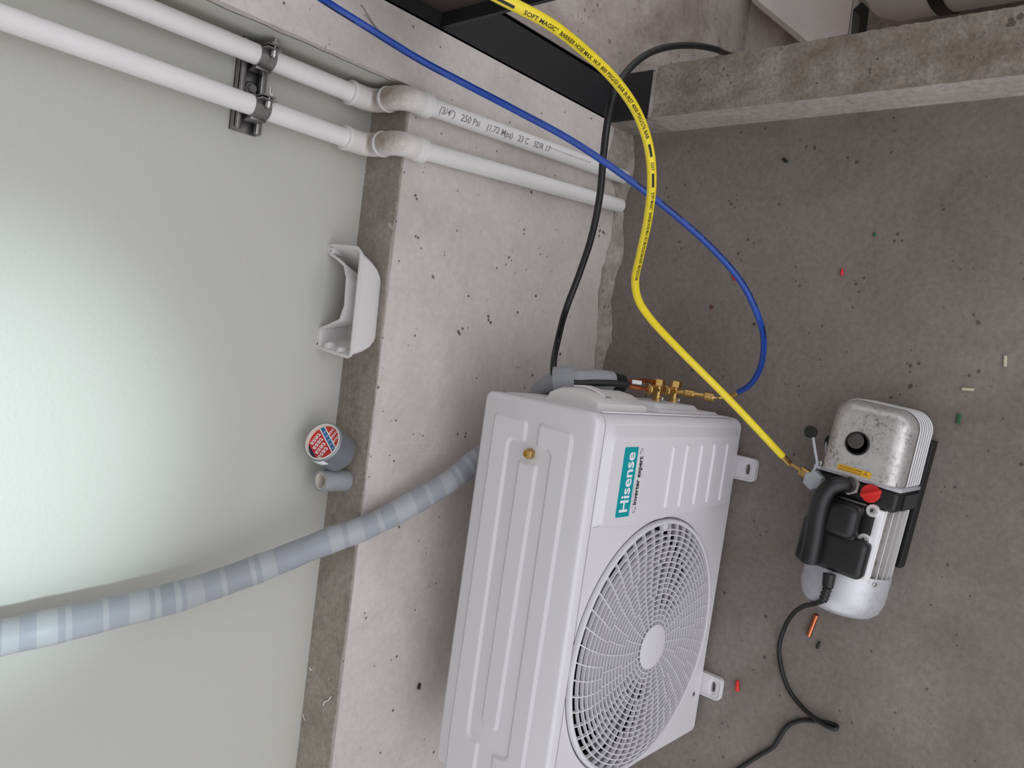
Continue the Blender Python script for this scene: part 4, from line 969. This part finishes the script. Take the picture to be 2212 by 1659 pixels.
# moulded plug in the end of the box
q0 = PL(1792, 1240, 0.172); q1 = PL(1788, 1268, 0.173); q2 = PL(1778, 1298, 0.166)
cdv = empty('power_cord', tuple(onz(1690, 1400, 0.0)))
PM = root_matrix(pu); wq = lambda p: PM @ p
m_ = MB().tube([wq(q0), wq(q1)], 0.0115, 16, rfun=lambda s: 0.0115 if s < 0.02 else 0.010); obj('plug', m_, 'blackplastic', cdv, world=True)
m_ = MB().tube(resample([wq(q1), wq(q2)], 0.003), 0.008, 16, rfun=lambda s: 0.0088 if int(s/0.0045) % 2 else 0.0074); obj('strain_relief', m_, 'blackplastic', cdv, world=True)
cz = 0.0045
cpx = [(1760, 1304, .150), (1735, 1310, .112), (1712, 1327, .062), (1694, 1358, .020), (1683, 1400, cz), (1688, 1445, cz), (1704, 1490, cz), (1730, 1525, .006), (1762, 1553, .013), (1790, 1571, .014), (1806, 1575, .010), (1808, 1569, .005), (1795, 1564, cz), (1765, 1558, cz), (1728, 1557, cz), (1702, 1568, cz), (1684, 1592, cz), (1672, 1612, cz), (1640, 1632, cz), (1600, 1658, cz), (1560, 1690, cz), (1500, 1760, cz)]
cpts = [wq(q2)] + [onz(*c) for c in cpx]
obj('cable', MB().tube(resample(spline(cpts, 10), 0.005), 0.0046, 12), 'black', cdv, world=True)
tag(cdv, 'black power cord with moulded plug curling over the floor from the vacuum pump', 'power cord')

# ================================================================== HOSES
def hose(name, pts, rad, mat, label, bars, ink):
    path = resample(spline(pts, 24), 0.004)
    t = empty(name, tuple(path[0])); obj('hose', MB().tube(path, rad, 20), mat, t, world=True)
    tag(t, label, 'hose'); return t, path
def print_on(t, path, rad, s0, string, size, ink, a_off, aref, ex=1.0, h=None):
    fr = frames(path); arc = [0.0]
    for i in range(1, len(path)): arc.append(arc[-1]+(path[i]-path[i-1]).length)
    def at(s):
        s = max(0, min(arc[-1]-1e-6, s)); lo, hi = 0, len(arc)-1
        while hi-lo > 1:
            md = (lo+hi)//2
            if arc[md] <= s: lo = md
            else: hi = md
        f = (s-arc[lo])/(arc[hi]-arc[lo]); p = path[lo].lerp(path[hi], f); return p, fr[lo][1].lerp(fr[hi][1], f).normalized(), fr[lo][2].lerp(fr[hi][2], f).normalized()
    # print line faces the lens at arc aref, then keeps to the hose
    p, tn, a = at(aref); nv = (CAM-p); nv = (nv-tn*nv.dot(tn)).normalized(); ang0 = math.atan2(nv.dot(tn.cross(a)), nv.dot(a))
    def fn(x, y):
        p, tn, a = at(s0+x); b = tn.cross(a); an = ang0 + a_off; nn = a*math.cos(an)+b*math.sin(an); up = nn.cross(tn); ph = y/rad
        return p + (nn*math.cos(ph)+up*math.sin(ph))*(rad+0.00022)
    if string is None:       # solid bar: ex = length, size = width
        k = 14; vs = [fn(ex*i/k, yy) for i in range(k+1) for yy in (-size/2, -size/4, 0, size/4, size/2)]
        mb = MB(); mb.add(vs, [(5*i+j, 5*i+j+1, 5*i+j+6, 5*i+j+5) for i in range(k) for j in range(4)]); return obj('print_bar', mb, ink, t, world=True, smooth=False, flipfix=False), ex
    vs, fs = text_mesh(string, size, 0.00012, ex, 'LEFT', 2, 0.0014); mb = MB(); mb.add([fn(v.x, v.y) for v in vs], fs)
    o = obj('print', mb, ink, t, world=True, smooth=False, flipfix=False); return o, max(v.x for v in vs)
# yellow
YR = 0.0066
ferr = PL(1697, 992, 0.150)
ye = wq(PL(1690, 985, 0.156))
y0_ = dpt(900, -90, 0.80); ypts = [y0_+Vector((0.30, -0.02, 1.10)), y0_+Vector((0.26, -0.01, 0.75)), y0_+Vector((0.20, 0, 0.42)), y0_+Vector((0.10, 0, 0.16)), dpt(900, -90, 0.80), dpt(1000, -45, 0.82), dpt(1094, 2, 0.84), dpt(1185, 50, 0.87), dpt(1265, 112, 0.93), dpt(1330, 175, 0.98), dpt(1377, 245, 1.03), dpt(1402, 320, 1.07), dpt(1408, 392, 1.10), dpt(1400, 470, 1.15), dpt(1383, 550, 1.22), dpt(1372, 606, 1.28), dpt(1380, 650, 1.33), dpt(1408, 692, 1.37), dpt(1470, 758, 1.425), dpt(1580, 868, 1.475), ye]
yt, ypath = hose('yellow_hose', ypts, YR, 'yellow', 'yellow charging hose with black print screwed to the vacuum pump', None, 'ink')
L1 = 0.0
def arc_at(path, px, py):
    best = 0; bd_ = 1e18; s = 0.0; bs = 0
    for i, p in enumerate(path):
        if i: s += (p-path[i-1]).length
        d = p-CAM; z = d.dot(RZ); x = PX+F*d.dot(RX)/z; y = PY+F*d.dot(RY)/z
        e = (x-px)**2+(y-py)**2
        if e < bd_: bd_ = e; bs = s
    return bs
sA = arc_at(ypath, 1130, 14); sB = arc_at(ypath, 1396, 297)
TX = 'SOFT MAGIC*  BARRIER HOSE MAX. W.P. 800 PSIG/55 BAR BURST 4000 PSIG/276 BAR'
vs, fs = text_mesh(TX, 0.0068, 0.00012, 1.0, 'LEFT', 2); e_ = (sB-sA)/max(v.x for v in vs)
ar = (sA+sB)/2
print('print stretch', e_)
print_on(yt, ypath, YR, sA, TX, 0.0068, 'ink', 0.18, ar, e_)
for (a_, b_) in (((1070, -12), (1112, 10)), ((1399, 305), (1404, 335)), ((1408, 374), (1409, 400))):
    s0 = arc_at(ypath, *a_); s1 = arc_at(ypath, *b_); print_on(yt, ypath, YR, s0, None, 0.0034, 'ink', 0.18, ar, max(0.008, s1-s0))
s0 = arc_at(ypath, 1406, 347); print_on(yt, ypath, YR, s0, '533Y', 0.0056, 'ink', 0.18, ar, 1.0)
s0 = arc_at(ypath, 1409, 408); s1 = arc_at(ypath, 1371, 598)
print_on(yt, ypath, YR, s0, TX, 0.0064, 'ink', 0.18, ar, (s1-s0)/max(v.x for v in vs)*0.0068/0.0064)
# brass ferrule + bent stem + knurled coupling
f0 = ye; tdir = (ypath[-1]-ypath[-6]).normalized()
kn0 = wq(PL(1729, 1016, 0.140)); kn1 = wq(Vector((t0.x, t0.y+0.014, 0.138)))
obj('ferrule', MB().cyl(f0-tdir*0.004, f0+tdir*0.024, 0.0064, 18, 0.0008), 'brass', yt, world=True)
obj('stem', MB().tube(resample(spline([f0+tdir*0.022, f0.lerp(kn0, 0.75)+tdir*0.004, kn0, kn0.lerp(kn1, 0.3)], 10), 0.003), 0.0036, 14), 'brass', yt, world=True)
def knurl(name, p, q, rr, parent):
    mb = MB(); ax = (q-p); L_ = ax.length; axn = ax.normalized(); n_ = 30; u = axn.orthogonal().normalized(); v = axn.cross(u); rings = []
    for k_ in range(9):
        t = k_/8; rings.append([p+axn*(L_*t)+(u*math.cos(2*PI*i/n_)+v*math.sin(2*PI*i/n_))*(rr*(0.93+0.07*((i+k_) % 2)) if 0 < k_ < 8 else rr*0.88) for i in range(n_)])
    mb.loft(rings); return obj(name, mb, 'brass', parent, world=True, angle=15)
knurl('knurled_coupling', kn0, kn1, 0.0105, yt)
# blue
BR = 0.0058
bend = (lambda q: acl(q.x, q.y, q.z))(pc0+pdir*0.135)
bdep = (bend-CAM).dot(RZ); print('hose end depth', bdep)
b0_ = dpt(560, -95, 1.06); bpts = [b0_+Vector((0.16, -0.34, 1.10)), b0_+Vector((0.15, -0.30, 0.75)), b0_+Vector((0.12, -0.20, 0.42)), b0_+Vector((0.065, -0.08, 0.16)), dpt(560, -95, 1.06), dpt(640, -40, 1.145), dpt(702, 2, 1.20), dpt(790, 57, 1.24), dpt(905, 128, 1.265), dpt(1010, 184, 1.285), dpt(1110, 236, 1.29), dpt(1240, 307, 1.31), dpt(1370, 396, 1.345), dpt(1460, 466, 1.37), dpt(1545, 543, 1.395), dpt(1605, 615, 1.42), dpt(1640, 690, 1.45), dpt(1650, 745, 0.66*1.45+0.34*bdep), dpt(1640, 800, 0.33*1.45+0.67*bdep), dpt(1618, 833, 0.12*1.45+0.88*bdep), dpt(1592, 849, bdep)]
bt, bpath_ = hose('blue_hose', bpts, BR, 'blue', 'blue charging hose screwed to the lower brass valve of the outdoor unit', None, 'inkblue')
TB = 'SOFT MAGIC*  BARRIER HOSE MAX. W.P. 800 PSIG/55 BAR BURST 4000 PSIG/276 BAR'
for (a_, b_, tx) in (((695, -4), (770, 42), None), ((781, 52), (960, 158), TB), ((1372, 397), (1400, 418), None), ((1425, 437), (1470, 474), None), ((1485, 487), (1630, 664), TB), ((1644, 700), (1650, 725), None)):
    s0 = arc_at(bpath_, *a_); s1 = arc_at(bpath_, *b_); rf_ = (s0+s1)/2; off = -0.85 if a_[0] < 1300 else 0.75
    if tx is None: print_on(bt, bpath_, BR, s0, None, 0.003, 'inkblue', -off if a_[0] > 1300 else -off, rf_, s1-s0)
    else: print_on(bt, bpath_, BR, s0, tx, 0.0055, 'inkblue', -off, rf_, (s1-s0)/max(v.x for v in vs)*0.0068/0.0055)
pe = bpath_[-1]; td_ = (bpath_[-1]-bpath_[-5]).normalized()
kp0, kp1, kp2, kp3 = [(lambda q: acl(q.x, q.y, q.z))(pc0+pdir*dd) for dd in (0.020, 0.042, 0.062, 0.084)]
obj('ferrule', MB().cyl(pe-td_*0.004, pe+td_*0.020, 0.0060, 18, 0.0008), 'brass', bt, world=True)
obj('stem', MB().tube(resample(spline([pe+td_*0.018, (pe+td_*0.03).lerp(kp3, 0.6), kp3, kp2], 10), 0.003), 0.0034, 14), 'brass', bt, world=True)
knurl('knurled_coupling', kp0, kp1, 0.0100, bt)
obj('adapter', MB().cyl(kp1, kp2, 0.0055, 6), 'brass', bt, world=True)
knurl('knurled_coupling', kp2, kp3, 0.0105, bt)

# black control cable: over the kerb, across the corner, down behind the unit
Aw = lambda px, py, y: acl(*A(px, py, 1, y))
kpts = [Vector((0.19, -0.36, -0.45)), Vector((0.18, -0.33, -0.10)), onx(1584, 120, 0.150), dpt(1545, 106, 1.68), dpt(1495, 98, 1.60), dpt(1440, 102, 1.54), dpt(1390, 122, 1.47), dpt(1350, 160, 1.42), dpt(1325, 205, 1.40), dpt(1312, 265, 1.40), dpt(1303, 340, 1.42), dpt(1296, 420, 1.45), dpt(1278, 510, 1.49), dpt(1252, 590, 1.53), dpt(1222, 670, 1.55), Aw(1205, 735, 0.26), Aw(1196, 785, 0.222), Aw(1199, 812, 0.205), acl(0.036, 0.170, 0.405), acl(0.041, 0.146, 0.368), acl(0.045, 0.126, 0.328), acl(0.046, 0.112, 0.298)]
ko = obj('control_cable', MB().tube(resample(spline(kpts, 12), 0.006), 0.0066, 16), 'black'); tag(ko, 'thick black cable looping over the kerb and down to the outdoor unit', 'cable')

# ================================================================== LITTER
def lump(name, px, py, size, mat, label, cat, rz=0.0, shape='stick', z=0.0, group=None):
    p = onz(px, py, z); mb = MB(); l, w_, h_ = size
    if shape == 'tube':
        mb.lathe((-l/2, 0, h_/2), (1, 0, 0), [(0, h_*0.3), (0, h_/2), (l*0.75, h_/2), (l, h_*0.56), (l, h_*0.36)], 16, cap=False); mb.lathe((-l/2+0.0005, 0, h_/2), (1, 0, 0), [(0, h_*0.3), (l-0.001, h_*0.34)], 16, cap=False)
    elif shape == 'cap':
        mb.lathe((-l/2, 0, h_/2), (1, 0, 0), [(0, h_*0.42), (l*0.1, h_/2), (l*0.55, h_/2), (l*0.6, h_*0.40), (l*0.95, h_*0.38), (l, h_*0.3)], 16)
    else: mb.rbox((-l/2, -w_/2, 0), (l/2, w_/2, h_), min(w_, h_)*0.25, 1)
    mb.xf(Matrix.Translation(p+Vector((0, 0, 0.0002))) @ Matrix.Rotation(rz, 4, 'Z')); o = obj(name, mb, mat); tag(o, label, cat, group); return o
lump('red_cap', 1820, 588, (0.015, 0.006, 0.006), 'red', 'thin red plastic bit alone on the floor between the kerb and the vacuum pump', 'plastic bit', 0.1, 'cap')
lump('red_cap', 1588, 600, (0.012, 0.011, 0.009), 'red', 'red plastic bit on the floor beside the blue hose bend', 'plastic bit', 0.9, 'cap')
lump('red_cap', 1595, 1480, (0.023, 0.010, 0.0095), 'red', 'red plastic plug on the floor in front of the left mounting foot', 'plastic bit', 0.1, 'cap')
lump('green_bit', 1890, 507, (0.007, 0.006, 0.004), 'green', 'tiny dark green bit on the floor by the kerb', 'plastic bit', 0.4)
lump('green_bit', 2072, 905, (0.018, 0.007, 0.005), 'green', 'dark green wire offcut on the floor beside the pump tank', 'plastic bit', 0.05)
lump('black_bit', 1697, 347, (0.014, 0.006, 0.005), 'black', 'short black cable offcut on the floor near the kerb', 'cable offcut', 0.9)
lump('black_bit', 1769, 1393, (0.016, 0.006, 0.006), 'blackplastic', 'small dark cylinder on the floor beside the copper offcut', 'plastic bit', -0.25, 'cap')
lump('black_bit', 1630, 700, (0.004, 0.004, 0.003), 'dark', 'tiny black speck on the floor inside the blue hose bend', 'speck')
lump('wood_bit', 2172, 780, (0.020, 0.0055, 0.0045), 'woodbit', 'pale wooden stick on the bare floor, the one farther from the vacuum pump', 'wooden stick', 0.1)
lump('wood_bit', 2091, 841, (0.0055, 0.020, 0.0045), 'woodbit', 'pale wooden stick on the floor, the one nearer the vacuum pump', 'wooden stick', 0.05)
lump('copper_offcut', 1757, 1350, (0.048, 0.0095, 0.0095), 'copper', 'flared copper tube offcut lying beside the power cord', 'copper tube', 2.93, 'tube')
lump('copper_fitting', 622, 1666, (0.05, 0.020, 0.020), 'copper', 'copper pipe end resting on the ledge', 'copper tube', 1.35, 'tube', LH+0.003)
def thread(pts, label):
    P = [onz(x, y, LH+0.0045) for x, y in pts]; o = obj('plaster_shred', MB().tube(resample(spline(P, 6), 0.002), 0.0009, 6), 'white'); tag(o, label, 'shred')
thread([(698, 1524), (702, 1515), (709, 1513), (715, 1504)], 'white curled shred lying in the middle of the ledge')
thread([(654, 1543), (657, 1552), (660, 1556)], 'white straight shred on the ledge against the painted wall')
thread([(669, 1441), (671, 1448), (673, 1445)], 'tiny white crumb on the ledge edge of the painted wall')
pw = ony(904, 1482, -0.001); m_ = MB().cyl(pw+Vector((0.003, 0.002, -0.004)), pw+Vector((-0.003, -0.006, 0.004)), 0.0038, 12, 0.0008); o = obj('wall_plug', m_, 'steelrust'); tag(o, 'small brown plug stuck in the pale upstand behind the outdoor unit', 'wall plug')
